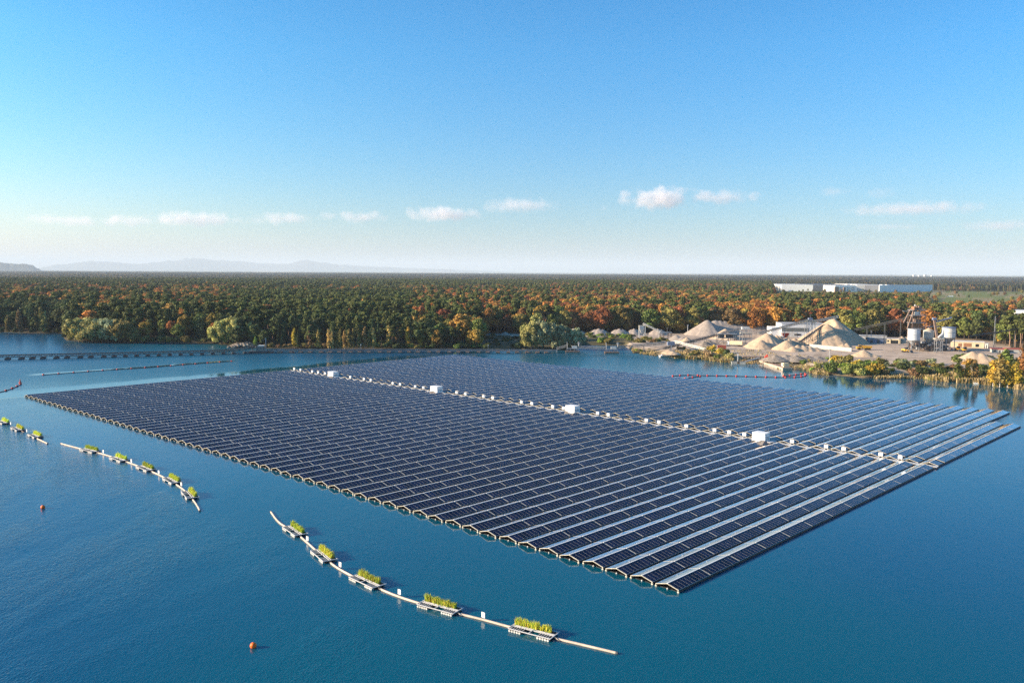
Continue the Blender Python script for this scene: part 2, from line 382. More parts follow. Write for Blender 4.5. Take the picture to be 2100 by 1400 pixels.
# far hills
def hills(name,pts,dist,matn,depth):
    b=MB(); n=len(pts); rows=[]
    for k,(fr,hh) in enumerate(((0,0),(.35,.55),(.6,.9),(1,1),(1.5,.6),(2.2,0))):
        row=[]
        for (u,hp) in pts:
            d=ray(u,557); a=math.atan2(d.x,d.y); r=dist+depth*fr
            row.append((math.sin(a)*r,math.cos(a)*r,1+hp/F*dist*hh*(1+.10*noi(u*9,k*37,60))))
        rows.append(row)
    for k in range(len(rows)-1):
        for i in range(n-1): b.face([rows[k][i],rows[k][i+1],rows[k+1][i+1],rows[k+1][i]],0)
    return tag(b.build(name,M[matn],smooth=True),kind='structure')
def interp(pts,step=6):
    o=[]; 
    for (a,ra),(b,rb) in zip(pts,pts[1:]):
        u=a
        while u<b: 
            q=(u-a)/(b-a); q=q*q*(3-2*q); o.append((u,lerp(ra,rb,q)+.6*noi(u,ra,11))); u+=step
    o.append(pts[-1]); return o
M['hill']=mat('distant wooded hill',(.07,.085,.075),.9,0,.35,.004)
hills('hills',interp([(60,1),(130,11),(180,17),(215,17),(280,13),(360,20),(395,26),(440,22),(480,20),(540,16),(585,15),(625,24),(660,19),(700,14),(790,10),(850,8),(900,7),(960,4),(1060,1)]),52000,'hill',2300)
hills('hills',interp([(-260,4),(-80,16),(0,17),(20,15.5),(35,14.5),(55,14),(68,12),(76,6),(90,1)],4),19000,'hill',1200)
# ------------------------------------------------------------------ solar array
PITCH=5.655; RZ,EZ,HW=1.10,.50,2.44
def W(u,v,h): return P(u,v,h)
a0=P(1280+930/10.5,1120+795/10.5,RZ); a59=P(40+170/10.5,790+205/10.5,RZ)
edir=(a59-a0); edir.z=0; edir.normalize()
LA=136.2; SB=139.3; UNIT=10.9; MW=1.182
def row_dir(r):
    a=R(lerp(46.25,47.5,r/59.0)); return Vector((math.cos(a),math.sin(a),0)),a
def row_start(r): 
    p=a0+edir*(r*PITCH); return Vector((p.x,p.y,0))
sl=math.hypot(HW-.06,RZ-EZ); tilt=math.atan2(RZ-EZ,HW-.06)
def block_mesh(nmod,seed):
    g=random.Random(seed); b=MB(); L=nmod*MW+.06
    for sgn in (-1,1):
        def q(x,t,h):  # t from ridge (0) to eave (1)
            y=.06+(HW-.06)*t; z=RZ-(RZ-EZ)*t
            return (x,sgn*(y+math.sin(tilt)*h),z+math.cos(tilt)*h)
        def slab(x0,x1,t0,t1,h0,h1,mi):
            p=[q(x0,t0,h0),q(x1,t0,h0),q(x1,t1,h0),q(x0,t1,h0),q(x0,t0,h1),q(x1,t0,h1),q(x1,t1,h1),q(x0,t1,h1)]
            if sgn>0: b.hexa(p,mi)
            else: b.hexa([p[3],p[2],p[1],p[0],p[7],p[6],p[5],p[4]],mi)
        slab(0,L,0,1,-.05,0,0)
        for k in range(nmod):
            x=.03+k*MW+.02; slab(x,x+MW-.04,.015,.985,0.004,.045,0)
            p=[q(x+.012,.022,.048),q(x+MW-.052,.022,.048),q(x+MW-.052,.978,.048),q(x+.012,.978,.048)]
            b.face(p if sgn>0 else p[::-1],1,g.random())
    b.beam((0,0,RZ+.05),(L,0,RZ+.05),.22,.12,2)
    return b.mesh('panel_block',[M['alu'],M['glass'],M['cap']],attr='cell')
full=[block_mesh(9,s) for s in range(4)]; part4=block_mesh(4,9)
def frame_mesh(xs,L):
    b=MB()
    ends=[0.0,L]
    for x in ends:
        d=.07 if x==0 else -.07
        for sg in (-1,1):
            b.beam((x-d,0,RZ+.0),(x-d,sg*HW,EZ+.0),.08,.10)
            b.beam((x-d,sg*(HW-.06),EZ),(x-d,sg*(HW-.06),.02),.13,.11)
            b.beam((x-d,sg*(HW+.12),.12),(x-d,sg*(HW-.25),.12),.16,.18)
    for x in xs:
        for sg in (-1,1):
            b.beam((x+.12,0,RZ+.01),(x+.12,sg*HW,EZ+.01),.11,.07,0)
            b.beam((x,sg*(HW-.05),EZ-.1),(x,sg*(HW-.05),.1),.08,.08)
    b.beam((0,0,RZ-.12),(L,0,RZ-.12),.1,.12,1)
    for sg in (-1,1): b.beam((0.05,sg*(HW-.03),EZ-.13),(L-.05,sg*(HW-.03),EZ-.13),.06,.14,1)
    return b.mesh('support_frame',[M['galv'],M['black'],M['cap']])
def float_mesh(L):
    b=MB(); b.tube([(x,0,.14) for x in (.25,L/2,L-.25)],.30,8)
    return b.mesh('float',M['black'])
def shade_plate_mesh(L):
    b=MB(); b.box(.4,L-.3,-1.75,1.75,-.05,.10)  # black plate added to darken the openings under the roof
    b.ball((.1,0,.12),.17,mi=1); return b.mesh('shade_plate_float_end',[M['black'],M['offw']])
SPEC={}
def section(L,kind):
    full_n=int((L+.3)//UNIT)
    if kind=='A': xs=[k*UNIT for k in range(full_n)]; part_x=full_n*UNIT
    else: xs=[L-(k+1)*UNIT+.42 for k in range(full_n)][::-1]; part_x=0
    lines=[x-.25 for x in xs[1:]] if kind=='A' else [x-.25 for x in xs]
    return dict(xs=xs,part=part_x,frame=frame_mesh(lines,L),fl=float_mesh(L),shade_plate=shade_plate_mesh(L),L=L)
LB0=92.7+.3; LB1=LB0+33.6-.9
secs={'A':section(LA,'A'),'B0':section(LB0,'B'),'B1':section(LB1,'B')}
def build_section(sec,kind,loc,rz,label,group):
    t=thing('solar_panel_row',label,'solar panels',loc,rz,group)
    for i,x in enumerate(sec['xs']): obj('panel_block',full[rnd.randrange(4)],t,(x,0,0))
    obj('panel_block',part4,t,(sec['part'],0,0))
    obj('support_frame',sec['frame'],t)
    for sg in (-1,1): obj('float',sec['fl'],t,(0,sg*2.2,0))
    obj('float',sec['shade_plate'],t)  # dark plate standing in for shade under the ridge, with the float end
    return t
for r in range(60):
    d,a=row_dir(r); st=row_start(r); wob=rnd.uniform(-.22,.22)
    build_section(secs['A'],'A',st+d*wob,a,f'{ordw(r+1)} solar panel ridge from the near right edge, this side of the white walkway','rows of solar panels')
    sec=secs['B0' if r<2 else 'B1']
    build_section(sec,'B',st+d*(SB+wob),a,f'{ordw(r+1)} solar panel ridge from the near right edge, beyond the white walkway','rows of solar panels')
# walkway: segments along the gap
wk=thing('walkway','long white floating walkway running between the two blocks of solar panels','walkway')
dk=MB(); rl=MB(); pads=MB()
def wpt(r,s,z=0): 
    d,a=row_dir(r); p=row_start(r)+d*s; return Vector((p.x,p.y,z))
for r in range(-1,61):
    q0,q1=r-.5,r+.49
    if r==60: continue
    a_,b_,c_,e_=wpt(q0,136.8,.50),wpt(q0,138.8,.50),wpt(q1,138.8,.50),wpt(q1,136.8,.50)
    if r==-1: continue
    dk.hexa([x-Vector((0,0,.12)) for x in (a_,b_,c_,e_)]+[a_,b_,c_,e_])
    pads.hexa([Vector((x.x,x.y,-.1)) for x in (wpt(q0+.1,136.9),wpt(q0+.1,138.6),wpt(q1-.1,138.6),wpt(q1-.1,136.9))]+[Vector((x.x,x.y,.28)) for x in (wpt(q0+.1,136.9),wpt(q0+.1,138.6),wpt(q1-.1,138.6),wpt(q1-.1,136.9))])
dk.build('deck',M['walk'],wk); pads.build('float',M['black'],wk)
def walk_r(u):   # row coordinate where the walkway shows at photo column u
    lo,hi=0.0,60.0
    for _ in range(40):
        m=(lo+hi)/2
        if pix(wpt(m,138,.5))[0]>u: lo=m
        else: hi=m
    return lo
def kiosk():
    t=thing('transformer_kiosk','x','transformer kiosk')
    b=MB(); b.box(-2.3,2.3,-1.2,2.3,.75,3.3); b.box(-2.38,2.38,-1.28,2.38,3.3,3.42); o1=b.build('housing',M['white'],t)
    d=MB()
    for x in (-1.7,-.65,.5): d.box(x,x+.9,-1.235,-1.2,.95,2.75)
    o2=d.build('door',M['offw'],t)
    hb=MB()
    for x in (-.95,.1,1.25): hb.box(x,x+.06,-1.27,-1.235,1.7,1.95)
    o5=hb.build('handle',M['dark'],o2)
    v=MB(); 
    for z in (1.1,1.4,1.7,2.0): v.box(2.3,2.33,-.6,1.8,z,z+.16)
    o3=v.build('vent',M['steel'],t)
    f=MB(); f.box(-4.2,4.6,-1.9,2.7,.62,.74); f.box(-4.0,4.4,-1.7,2.5,-.1,.48,1); o4=f.build('platform',[M['walk'],M['black']],t)
    a=MB(); a.cyl((2.0,1.9,3.42),(2.0,1.9,4.9),.05); o6=a.build('antenna',M['steel'],t)
    return t,[o1,o2,o3,o4,o5,o6]
kt,ko=kiosk(); kk=kids_of(ko)
kl=['white transformer kiosk on the walkway, farthest of the four from the camera','white transformer kiosk on the walkway, second of the four from the far end','white transformer kiosk on the walkway, third of the four from the far end','white transformer kiosk on the walkway nearest to the camera, the largest seen']
for i,u in enumerate((685,897,1176,1562)):
    r=walk_r(u); loc=wpt(r,136.9,0); _,a=row_dir(r); rz=a-PI/2
    if i==0: kt.location=loc; kt.rotation_euler=(0,0,rz); kt['label']=kl[0]; kt['group']='transformer kiosks on the walkway'
    else: copy_thing(kt,kk,loc,rz,kl[i])
def invbox():
    t=thing('inverter_cabinet','x','electrical box')
    b=MB(); b.box(-.62,.62,-.3,.3,1.0,2.05); o1=b.build('housing',M['white'],t)
    d=MB(); d.box(-.55,.55,-.33,-.3,1.06,1.99); o2=d.build('door',M['white'],t)
    f=MB(); 
    for x in (-.5,.5): f.beam((x,0,.4),(x,0,1.0),.07,.07)
    o3=f.build('stand',M['galv'],t)
    return t,[o1,o2,o3]
it,io=invbox(); ik=kids_of(io)
IU=[604,617,641,653,667,719,747,761,806,821,852,869,937,955,992,1011,1070,1091,1134,1156,1226,1248,1326,1352,1408,1466,1496,1527,1625,1695,1731,1807,1847]
KU=(685,897,1176,1562)
for i,u in enumerate(IU):
    r=walk_r(u-3); loc=wpt(r,138.9,0); _,a=row_dir(r)
    k=sum(1 for q in KU if q<u); seg=[x for x in IU if sum(1 for q in KU if q<x)==k]; n=seg.index(u)+1
    where=['beyond the farthest kiosk','between the farthest and second kiosk','between the second and third kiosk','between the third and nearest kiosk','nearer than the nearest kiosk'][k]
    lab=f'small white walkway cabinet, {ORD[n-1]} from the far end, {where}'
    if i==0: it.location=loc; it.rotation_euler=(0,0,a-PI/2); it['label']=lab; it['group']='white inverter cabinets along the walkway'
    else: copy_thing(it,ik,loc,a-PI/2,lab)
# ------------------------------------------------------------------ planted rafts and pipe booms
def raft(seed):
    g=random.Random(seed); t=thing('planted_raft','x','planted raft')
    L,Wd=7.6,2.9; f=MB(); z=.5
    for y in (-Wd/2,-.15,.25,Wd/2): f.beam((-L/2,y,z),(L/2,y,z),.14,.12)
    for x in (-L/2,-.1,L/2): f.beam((x,-Wd/2,z+.02),(x,Wd/2+.15,z+.02),.12,.12)
    x=-L/2+.3
    while x<L/2-.2:
        if abs(x)>1.3: f.beam((x,-Wd/2,z-.02),(x,-.15,z-.02),.07,.06)
        x+=.42
    fr=f.build('frame',M['walk'],t)
    tr=MB(); tr.box(-L/2+.1,L/2-.1,.3,Wd/2-.1,.30,.44); tr.box(-L/2+.1,-1.3,-Wd/2+.1,-.2,.26,.38); tr.box(1.3,L/2-.1,-Wd/2+.1,-.2,.26,.38); trr=tr.build('planting_tray',M['black'],t)
    fl=[]
    for x0,x1 in ((-L/2,-1.4),(1.3,L/2)):
        q=MB(); x=x0+.22
        while x<x1:
            for y in (-Wd/2+.05,Wd/2-.35): q.tube([(x,y-.1,.15),(x,y+.45,.15)],.19,8)
            x+=.46
        q.box(x0+.1,x1-.1,-Wd/2+.5,Wd/2-.4,-.1,.28,1)
        fl.append(q.build('float',[M['offw'],M['black']],t))
    rd=MB(); zt=1.5
    for i in range(950):
        x=g.uniform(-L/2+.15,L/2-1.0); hmul=.72+.35*noise.noise(Vector((x*1.3,seed,0)))+.35*max(0,-x/L)
        if noise.noise(Vector((x*1.9,seed*3.1,5)))<-.38: continue
        y=g.gauss(.75,.22); h=g.uniform(.7,1.5)*hmul*1.15; a=g.uniform(0,PI); w_=g.uniform(.03,.07)
        dx,dy=math.cos(a)*w_,math.sin(a)*w_; lx,ly=g.gauss(0,.16),g.gauss(0,.16)
        rd.face([(x-dx,y-dy,.42),(x+dx,y+dy,.42),(x+dx*.6+lx*.6,y+dy*.6+ly*.6,.42+h*.7),(x+lx,y+ly,.42+h),(x-dx*.6+lx*.6,y-dy*.6+ly*.6,.42+h*.7)],0 if g.random()<.6 else 1,g.random())
    pl=rd.build('reed_planting',[M['f_rgreen'],M['f_ryellow']],t,attr='leaf')
    return t,[fr,trr,pl]+fl
protos=[]
for s in (1,2,3):
    t_,k_=raft(s); protos.append((t_,kids_of(k_),[False]))
CH=[('leftmost chain of rafts',[(-60,838),(0,863),(97.5,909)],[(7.5,867),(37.5,881),(73,895)],[(22,873),(55,888)]),
    ('middle chain of rafts',[(125,909),(155,917),(212,931),(269.5,950),(325.7,973),(372,1000),(398,1027),(410,1046.5)],[(185,925),(245,943),(300,962),(353.5,987),(390,1017)],[(212,931),(269.5,950.5),(325.7,974),(372,999)]),
    ('nearest chain of rafts',[(555.6,1049),(573,1071),(605,1091),(630.4,1112),(664,1142),(697.6,1167),(753,1195),(819,1223),(902,1248),(991,1270),(1094,1298),(1180,1318),(1264,1338)],[(605,1091),(664,1142),(753,1195),(902,1248),(1094,1298)],[(630.4,1112),(697.6,1166),(819,1223),(991,1271)])]
for nm,line,rafts,signs in CH:
    pts=[P(u,v,.12) for u,v in line]
    # smooth polyline (Catmull)
    cr=[]
    for i in range(len(pts)-1):
        p0,p1,p2,p3=pts[max(i-1,0)],pts[i],pts[i+1],pts[min(i+2,len(pts)-1)]
        for k in range(8):
            t=k/8; cr.append(.5*((2*p1)+(-p0+p2)*t+(2*p0-5*p1+4*p2-p3)*t*t+(-p0+3*p1-3*p2+p3)*t**3))
    cr.append(pts[-1])
    rp=[]
    for u,v in rafts:
        p=P(u,v,0); k=min(range(len(cr)),key=lambda i:(cr[i].xy-p.xy).length); q=cr[min(k+2,len(cr)-1)]-cr[max(k-2,0)]
        rp.append((p,math.atan2(q.y,q.x)))
    for i,(p,a) in enumerate(rp):
        pr,kd,used=protos[(i*2+len(nm))%3]
        lab=f'floating raft with green reeds, {ORD[i]} from the left in the {nm}'
        sc=1.0 
        if not used[0]: pr.location=p; pr.rotation_euler=(0,0,a); pr['label']=lab; pr['group']='planted rafts in the boom'; used[0]=True
        else: copy_thing(pr,kd,p,a,lab,'planted rafts in the boom')
    segs=[[]]
    for q in cr:
        if min((q.xy-p.xy).length for p,a in rp)<4.0:
            if segs[-1]: segs.append([])
        else: segs[-1].append(q)
    segs=[s for s in segs if s]
    # extend the pieces up to the rafts
    for k,s in enumerate(segs):
        for end in (0,-1):
            q=s[end]; near=min(rp,key=lambda z:(z[0].xy-q.xy).length); dd=(near[0].xy-q.xy)
            if dd.length<14 and not ((k==0 and end==0) or (k==len(segs)-1 and end==-1)):
                e=Vector((near[0].x,near[0].y,.12)); e=e-(Vector((dd.x,dd.y,0)).normalized()*4.0)
                if (e-q).length>.3: s.insert(0,e) if end==0 else s.append(e)
        if len(s)<2: continue
        b=MB(); b.tube(s,.20,8); lab=f'pale floating boom pipe, {ORD[k]} from the left in the {nm}'
        t=thing('boom_pipe',lab,'boom pipe',(s[0].x,s[0].y,0),0,'boom pipes between the rafts')
        o=b.build('pipe',M['pipe'],t); o.location=(-s[0].x,-s[0].y,0)
        for e in (0,-1):
            b=MB(); d=(s[e]-s[1 if e==0 else -2]).normalized(); b.cyl(s[e]-d*.1,s[e]+d*.25,.23,n=8); o=b.build('end_cap',M['dark'],t); o.location=(-s[0].x,-s[0].y,0)
    for i,(u,v) in enumerate(signs):
        p=P(u,v,0); t=thing('boom_sign',f'small white board, {ORD[i]} from the left in the {nm}','sign',p,R(-42),'white boards on the boom')
        b=MB(); b.box(-.38,.38,-.03,.03,.45,1.35); b.build('board',M['white'],t)
        b=MB(); b.beam((0,.04,.1),(0,.04,.6),.06,.06); b.build('post',M['steel'],t)
for u,v,l in ((88,1042,'orange ball buoy floating left of the middle chain of rafts'),(519.5,1327,'orange ball buoy floating in the foreground below the nearest rafts')):
    t=thing('buoy',l,'buoy',P(u,v),0,'orange ball buoys'); b=MB(); b.ball((0,0,.32),.5,nu=16,nv=12); b.build('float_body',M['orange'],t,smooth=True)
    b=MB(); b.cyl((0,0,.70),(0,0,.82),.09); b.build('eyelet',M['dark'],t)
def redboom(label,pts,nf,ext=None):
    p=[P(u,v,.08) for u,v in pts]; o0=Vector((p[0].x,p[0].y,0)); t=thing('float_boom',label,'float boom',o0)
    cr=[]
    for i in range(len(p)-1):
        p0,p1,p2,p3=p[max(i-1,0)],p[i],p[i+1],p[min(i+2,len(p)-1)]
        for k in range(6):
            q=k/6; cr.append(.5*((2*p1)+(-p0+p2)*q+(2*p0-5*p1+4*p2-p3)*q*q+(-p0+3*p1-3*p2+p3)*q**3))
    cr.append(p[-1]); b=MB(); b.tube([x-o0 for x in cr],.24,6); b.build('hose',M['dark'],t)
    L=[0]
    for a,b_ in zip(cr,cr[1:]): L.append(L[-1]+(b_-a).length)
    bb=MB(); bb.ball((0,0,0),.62,.45,nu=8,nv=6); bm=bb.mesh('float',M['red'],True)
    for k in range(nf):
        s=L[-1]*k/(nf-1)
        for i in range(len(L)-1):
            if L[i]<=s+1e-6<=L[i+1]+1e-3: q=lerp(cr[i],cr[i+1],(s-L[i])/max(1e-6,L[i+1]-L[i])); break
        obj('float',bm,t,(q.x-o0.x,q.y-o0.y,.25))
    return t
redboom('straight dark boom with red floats on the left part of the lake',[(89,768.5),(150,764),(220,759),(300,754),(390,747),(475,741)],15)
redboom('curved dark boom with red floats at the left edge of the lake',[(-120,826),(-50,814),(0,804),(18,799),(33,793),(42,788)],9)
t=thing('marker_buoy','red marker buoy at the tip of the curved boom near the left edge','buoy',P(41.5,786)); b=MB(); b.ball((0,0,.4),.7,.5); b.build('float_body',M['red'],t,smooth=True)
b=MB(); b.cyl((0,0,.7),(0,0,2.2),.35,.15); b.build('top_mark',M['red'],t)
redboom('looped dark boom with red floats in front of the quarry shore',[(1380,771),(1399,769.6),(1418,769.2),(1444,770),(1489,770.7),(1540,772),(1588,773.4),(1631,773.5),(1648,771.5),(1653,768.5),(1649,766),(1638,768),(1607,771)],22)
redboom('short dark boom with red floats behind the far panel edge',[(1405,776),(1414,774.7),(1428,772.6),(1436,771.5)],3)
# ------------------------------------------------------------------ conveyors
def conveyor(label,a,b,w=1.8,d=1.4,legs=(),ground=ZL,mt='steel',beltside=True,group=None,nseg=None):
    a=Vector(a);b=Vector(b); o=Vector((a.x,a.y,ground)); t=thing('conveyor',label,'conveyor',o,0,group)
    dr=(b-a); L=dr.length; dn=dr.normalized(); rt=dn.cross(Vector((0,0,1))).normalized(); upv=rt.cross(dn)
    m=MB(); 
    for s in (-1,1):
        for h in (0,1): m.beam(a+rt*s*w/2+upv*h*d-o,b+rt*s*w/2+upv*h*d-o,.22,.22)
        n=nseg or max(2,int(L/4))
        for i in range(n):
            p=a+dn*L*i/n; q=a+dn*L*(i+1)/n
            m.beam(p+rt*s*w/2-o,q+rt*s*w/2+upv*d-o,.1,.1); m.beam(p+rt*s*w/2-o,p+rt*s*w/2+upv*d-o,.1,.1)
    m.build('truss',M[mt],t)
    m=MB(); m.hexa([a-rt*w*.42+upv*.55*d-o,a+rt*w*.42+upv*.55*d-o,b+rt*w*.42+upv*.55*d-o,b-rt*w*.42+upv*.55*d-o,a-rt*w*.42+upv*.7*d-o,a+rt*w*.42+upv*.7*d-o,b+rt*w*.42+upv*.7*d-o,b-rt*w*.42+upv*.7*d-o]); m.build('belt',M['belt'],t)
    m=MB(); m.beam(a-rt*(w/2+.5)+upv*.2-o,b-rt*(w/2+.5)+upv*.2-o,.7,.1)
    for s in (-.25,): m.beam(a-rt*(w/2+.8)+upv*1.2-o,b-rt*(w/2+.8)+upv*1.2-o,.07,.07)
    m.build('catwalk',M['galv'] if mt=='steel' else M[mt],t)
    for f in legs:
        p=a+dn*L*f; m=MB()
        for s in (-1,1): m.beam(p+rt*s*w/2-o,Vector((p.x,p.y,ground))+rt*s*(w/2+.5)-o,.25,.25)
        m.beam(Vector((p.x,p.y,(p.z+ground)/2))+rt*w*.6-o,Vector((p.x,p.y,(p.z+ground)/2))-rt*w*.6-o,.15,.15)
        m.build('leg',M[mt],t)
    return t
# floating conveyors: truss on pontoons
def float_conv(label,pts,hz,us,vbase,mt,w=2.2,d=1.5):
    p=[Vector(P(u,v,0)) for u,v in pts]; o=p[0].copy(); t=thing('floating_conveyor',label,'floating conveyor',o)
    m=MB(); 
    for (a,za),(b,zb) in zip(list(zip(p,hz)),list(zip(p,hz))[1:]):
        A=a+Vector((0,0,za))-o; B=b+Vector((0,0,zb))-o; dn=(B-A).normalized(); rt=dn.cross(Vector((0,0,1))).normalized(); L=(B-A).length
        for s in (-1,1):
            for h in (0,d): m.beam(A+rt*s*w/2+Vector((0,0,h)),B+rt*s*w/2+Vector((0,0,h)),.26,.26)
            n=max(2,int(L/3))
            for i in range(n): m.beam(A+dn*L*i/n+rt*s*w/2,A+dn*L*(i+.5)/n+rt*s*w/2+Vector((0,0,d)),.14,.14); m.beam(A+dn*L*(i+.5)/n+rt*s*w/2+Vector((0,0,d)),A+dn*L*(i+1)/n+rt*s*w/2,.14,.14)
    m.build('truss',M[mt],t); m=MB()
    for (a,za),(b,zb) in zip(list(zip(p,hz)),list(zip(p,hz))[1:]): m.beam(a+Vector((0,0,za+d*.7))-o,b+Vector((0,0,zb+d*.7))-o,w*.85,.2)
    m.build('belt',M['belt'],t)
    q=MB(); q.hexa([(-1.1,-3.2,-.3),(1.1,-3.2,-.3),(1.1,3.2,-.3),(-1.1,3.2,-.3),(-1.3,-3.6,.8),(1.3,-3.6,.8),(1.3,3.6,.8),(-1.3,3.6,.8)])
    q.box(-.6,.6,-1.2,1.2,.8,hz[0]); pm=q.mesh('pontoon',M['rust' if mt=='steel' else 'dark'])
    for u in us:
        # on the line
        best=None
        for a,b in zip(p,p[1:]):
            for k in range(41):
                x=lerp(a,b,k/40); e=abs(pix(x)[0]-u)
                if best is None or e<best[0]: best=(e,x,b-a)
        x=best[1]; dd=best[2]; obj('pontoon',pm,t,(x.x-o.x,x.y-o.y,0),math.atan2(dd.y,dd.x))
    for k in (0.33,.8):
        i=int(k*(len(us)-1)); 
    return t
def gate_pts(u0,v0,u1,v1,n=2): return [(lerp(u0,u1,i/(n-1)),lerp(v0,v1,i/(n-1))) for i in range(n)]
float_conv('long dark floating conveyor on pontoons crossing the left part of the lake',[(-60,738.5),(16,736.6),(234,731.7),(458,725.8),(500,724.5),(530,723.6)],[1.3,1.3,1.3,1.3,2.6,4.0],
   [-32,-8,16.7,41.7,66.7,91,115.5,140,163.7,187.5,210.7,234,258,281,302,326,349,372,393,414,437,458,479,503],0,'dark')
float_conv('thin grey floating conveyor on rusty pontoons in front of the forest shore',[(548,723),(700,722.8),(850,722.6),(1000,723),(1141,723.6)],[1.2]*5,[556+20.2*i for i in range(29)],0,'steel',1.6,1.0)
def floaters(u,v,zc,label):  # pontoon station with gantries
    o=P(u,v,0); t=thing('pontoon_station',label,'pontoon',o,0)
    m=MB(); m.hexa([(-4.6,-3,-.3),(4.6,-3,-.3),(4.6,3,-.3),(-4.6,3,-.3),(-5.2,-3.2,1.1),(5.2,-3.2,1.1),(5.2,3.2,1.1),(-5.2,3.2,1.1)]); m.build('hull',M['rust'],t)
    m=MB(); m.box(-4.2,4.2,-1.8,1.8,2.6,3.0); 
    for x in (-4,-1.5,1.5,4):
        for y in (-1.7,1.7): m.beam((x,y,1.1),(x,y,2.6),.25,.25)
    m.build('deck',M['steel'],t)
    m=MB(); m.box(-.5,3.2,-1.2,1.2,3.0,4.6); m.build('motor_housing',M['offw'],t)
    for x,lean in ((-3.6,-.3),(4.0,.5)):
        m=MB()
        for y in (-1,1): m.beam((x,y,2.6),(x+lean,y*.5,7.2),.25,.25)
        m.beam((x+lean,-.8,7.2),(x+lean,.8,7.2),.5,.5); m.beam((x+lean*.5,-.9,5),(x+lean*.5,.9,5),.2,.2); m.build('gantry',M['steel'],t)
    m=MB(); m.cyl((4.5,-.35,6.6),(4.5,.35,6.6),1.0,n=12); m.build('sheave',M['steel'],t)
    m=MB(); m.tube([(-3.9,0,7.1),(0,0,5.3),(4.4,0,6.4)],.08,5); m.build('cable',M['dark'],t)
    return o
o1=floaters(1174,722.5,0,'pontoon station with gantries and a pale motor housing near the grey willows')
o2=floaters(1254,724,0,'pontoon station with twin gantries in front of the sandy beach')
conveyor('light truss conveyor between the thin floating conveyor and the first pontoon station',P(1142,722,0)+Vector((0,0,2)),Vector((o1.x-4,o1.y,4.2)),1.6,1.2,(0,),0,'steel')
conveyor('light truss conveyor between the two pontoon stations',Vector((o1.x+4,o1.y,3.2)),Vector((o2.x-4,o2.y,3.2)),1.6,1.2,(),0,'steel')
sh=P(1368,716,ZL)
conveyor('pale truss bridge conveyor rising from the water to the quarry shore',Vector((o2.x+4,o2.y,3.4)),sh+Vector((-1,0,3.5)),2.0,1.5,(.55,),0,'steel')
# dredge station on the left
o=P(531,723.5,0); t=thing('dredge_pontoon','dark dredging pontoon with a mast beside the rocky spit','dredger',o,R(3))
m=MB(); m.hexa([(-6,-3.5,-.3),(6,-3.5,-.3),(6,3.5,-.3),(-6,3.5,-.3),(-6.6,-3.8,1.3),(6.6,-3.8,1.3),(6.6,3.8,1.3),(-6.6,3.8,1.3)]); m.build('hull',M['dark'],t)
m=MB(); m.box(-1.5,3.5,-1.8,1.8,1.3,4.6); m.build('housing',M['cladding'],t)
m=MB(); m.box(-.2,3.8,-2.0,2.0,4.6,5.4); m.build('roof',M['offw'],t)
for x in (4.8,-4.5):
    m=MB(); hh=10.0 if x>0 else 5; m.beam((x,-.9,1.3),(x,-.4,hh),.3,.3); m.beam((x,.9,1.3),(x,.4,hh),.3,.3)
    for z in (3,4.5,6,7.5):
        if z<hh: m.beam((x,-.7,z),(x,.6,z+.8),.14,.14)
    m.beam((x,-.6,hh),(x,.6,hh),.4,.4); m.build('mast',M['steel'],t)
m=MB(); m.tube([(4.8,0,10),(0,0,7.0),(-4.5,0,5.0)],.1,5); m.build('cable',M['dark'],t)
m=MB()
for y in (-3.7,3.7):
    m.beam((-6.2,y,2.3),(6.2,y,2.3),.08,.08)
    for k in range(7): m.beam((-6+k*2,y,1.3),(-6+k*2,y,2.3),.08,.08)
m.build('railing',M['galv'],t)
for u,v,l in ((436,726,'left'),(740,721,'middle'),(1001,722,'right')):
    t=thing('navigation_pole',f'thin pale pole on the floating conveyors, {l} of the three','pole',P(u,v),0); m=MB(); m.beam((0,0,0),(0,0,5.2),.16,.16); m.build('shaft',M['offw'],t)
    m=MB(); m.box(-.35,.35,-.1,.1,4.6,5.3); m.build('lamp_head',M['offw'],t)
# quarry conveyors
def top(u,v,vt,z=ZL):
    p=P(u,v,z); h=up(p,vt); return Vector((p.x,p.y,z+h))
conveyor('long dark conveyor rising from the shore tower to the screening platform',top(1362,719,716),top(1472,706,688),1.8,1.4,(.25,.5,.75),ZL,'dark')
conveyor('upper dark conveyor from the screening platform towards the tan heap',top(1478,704,685),top(1524,701,674),1.8,1.4,(.35,.9),ZL,'steel')
conveyor('pale conveyor sloping down to the right behind the shore bushes',top(1381,714,701),top(1446,722,717.5),1.3,1.0,(.1,.5),ZL,'offw')
conveyor('long grey conveyor rising across the warehouse front to the lattice tower',top(1556,708,686),top(1656,706,659),2.0,1.6,(.2,.5,.95),ZL,'steel')
conveyor('light stacker conveyor reaching over the top of the biggest cone',top(1664,706,662),top(1718,706,651),1.8,1.5,(.1,),ZL,'offw')
conveyor('steep dark conveyor climbing the left flank of the biggest cone',top(1641,709,703),top(1689,703,668),1.6,1.0,(.45,.8),ZL,'dark')
conveyor('long dark conveyor running up to the tower of the silo plant',top(1744,702,680),top(1857,708,655),1.8,1.5,(.3,.62,.9),ZL,'dark')
conveyor('sloping pale conveyor over the loading hopper left of the big ridge heap',top(1317.6,693,664.5),top(1355,694,682),1.5,1.0,(.05,.9),ZL,'offw')
conveyor('thin grey conveyor at the right edge of the quarry',top(1990,716,690),top(2110,712,672),.8,.7,(.75,),ZL,'dark')
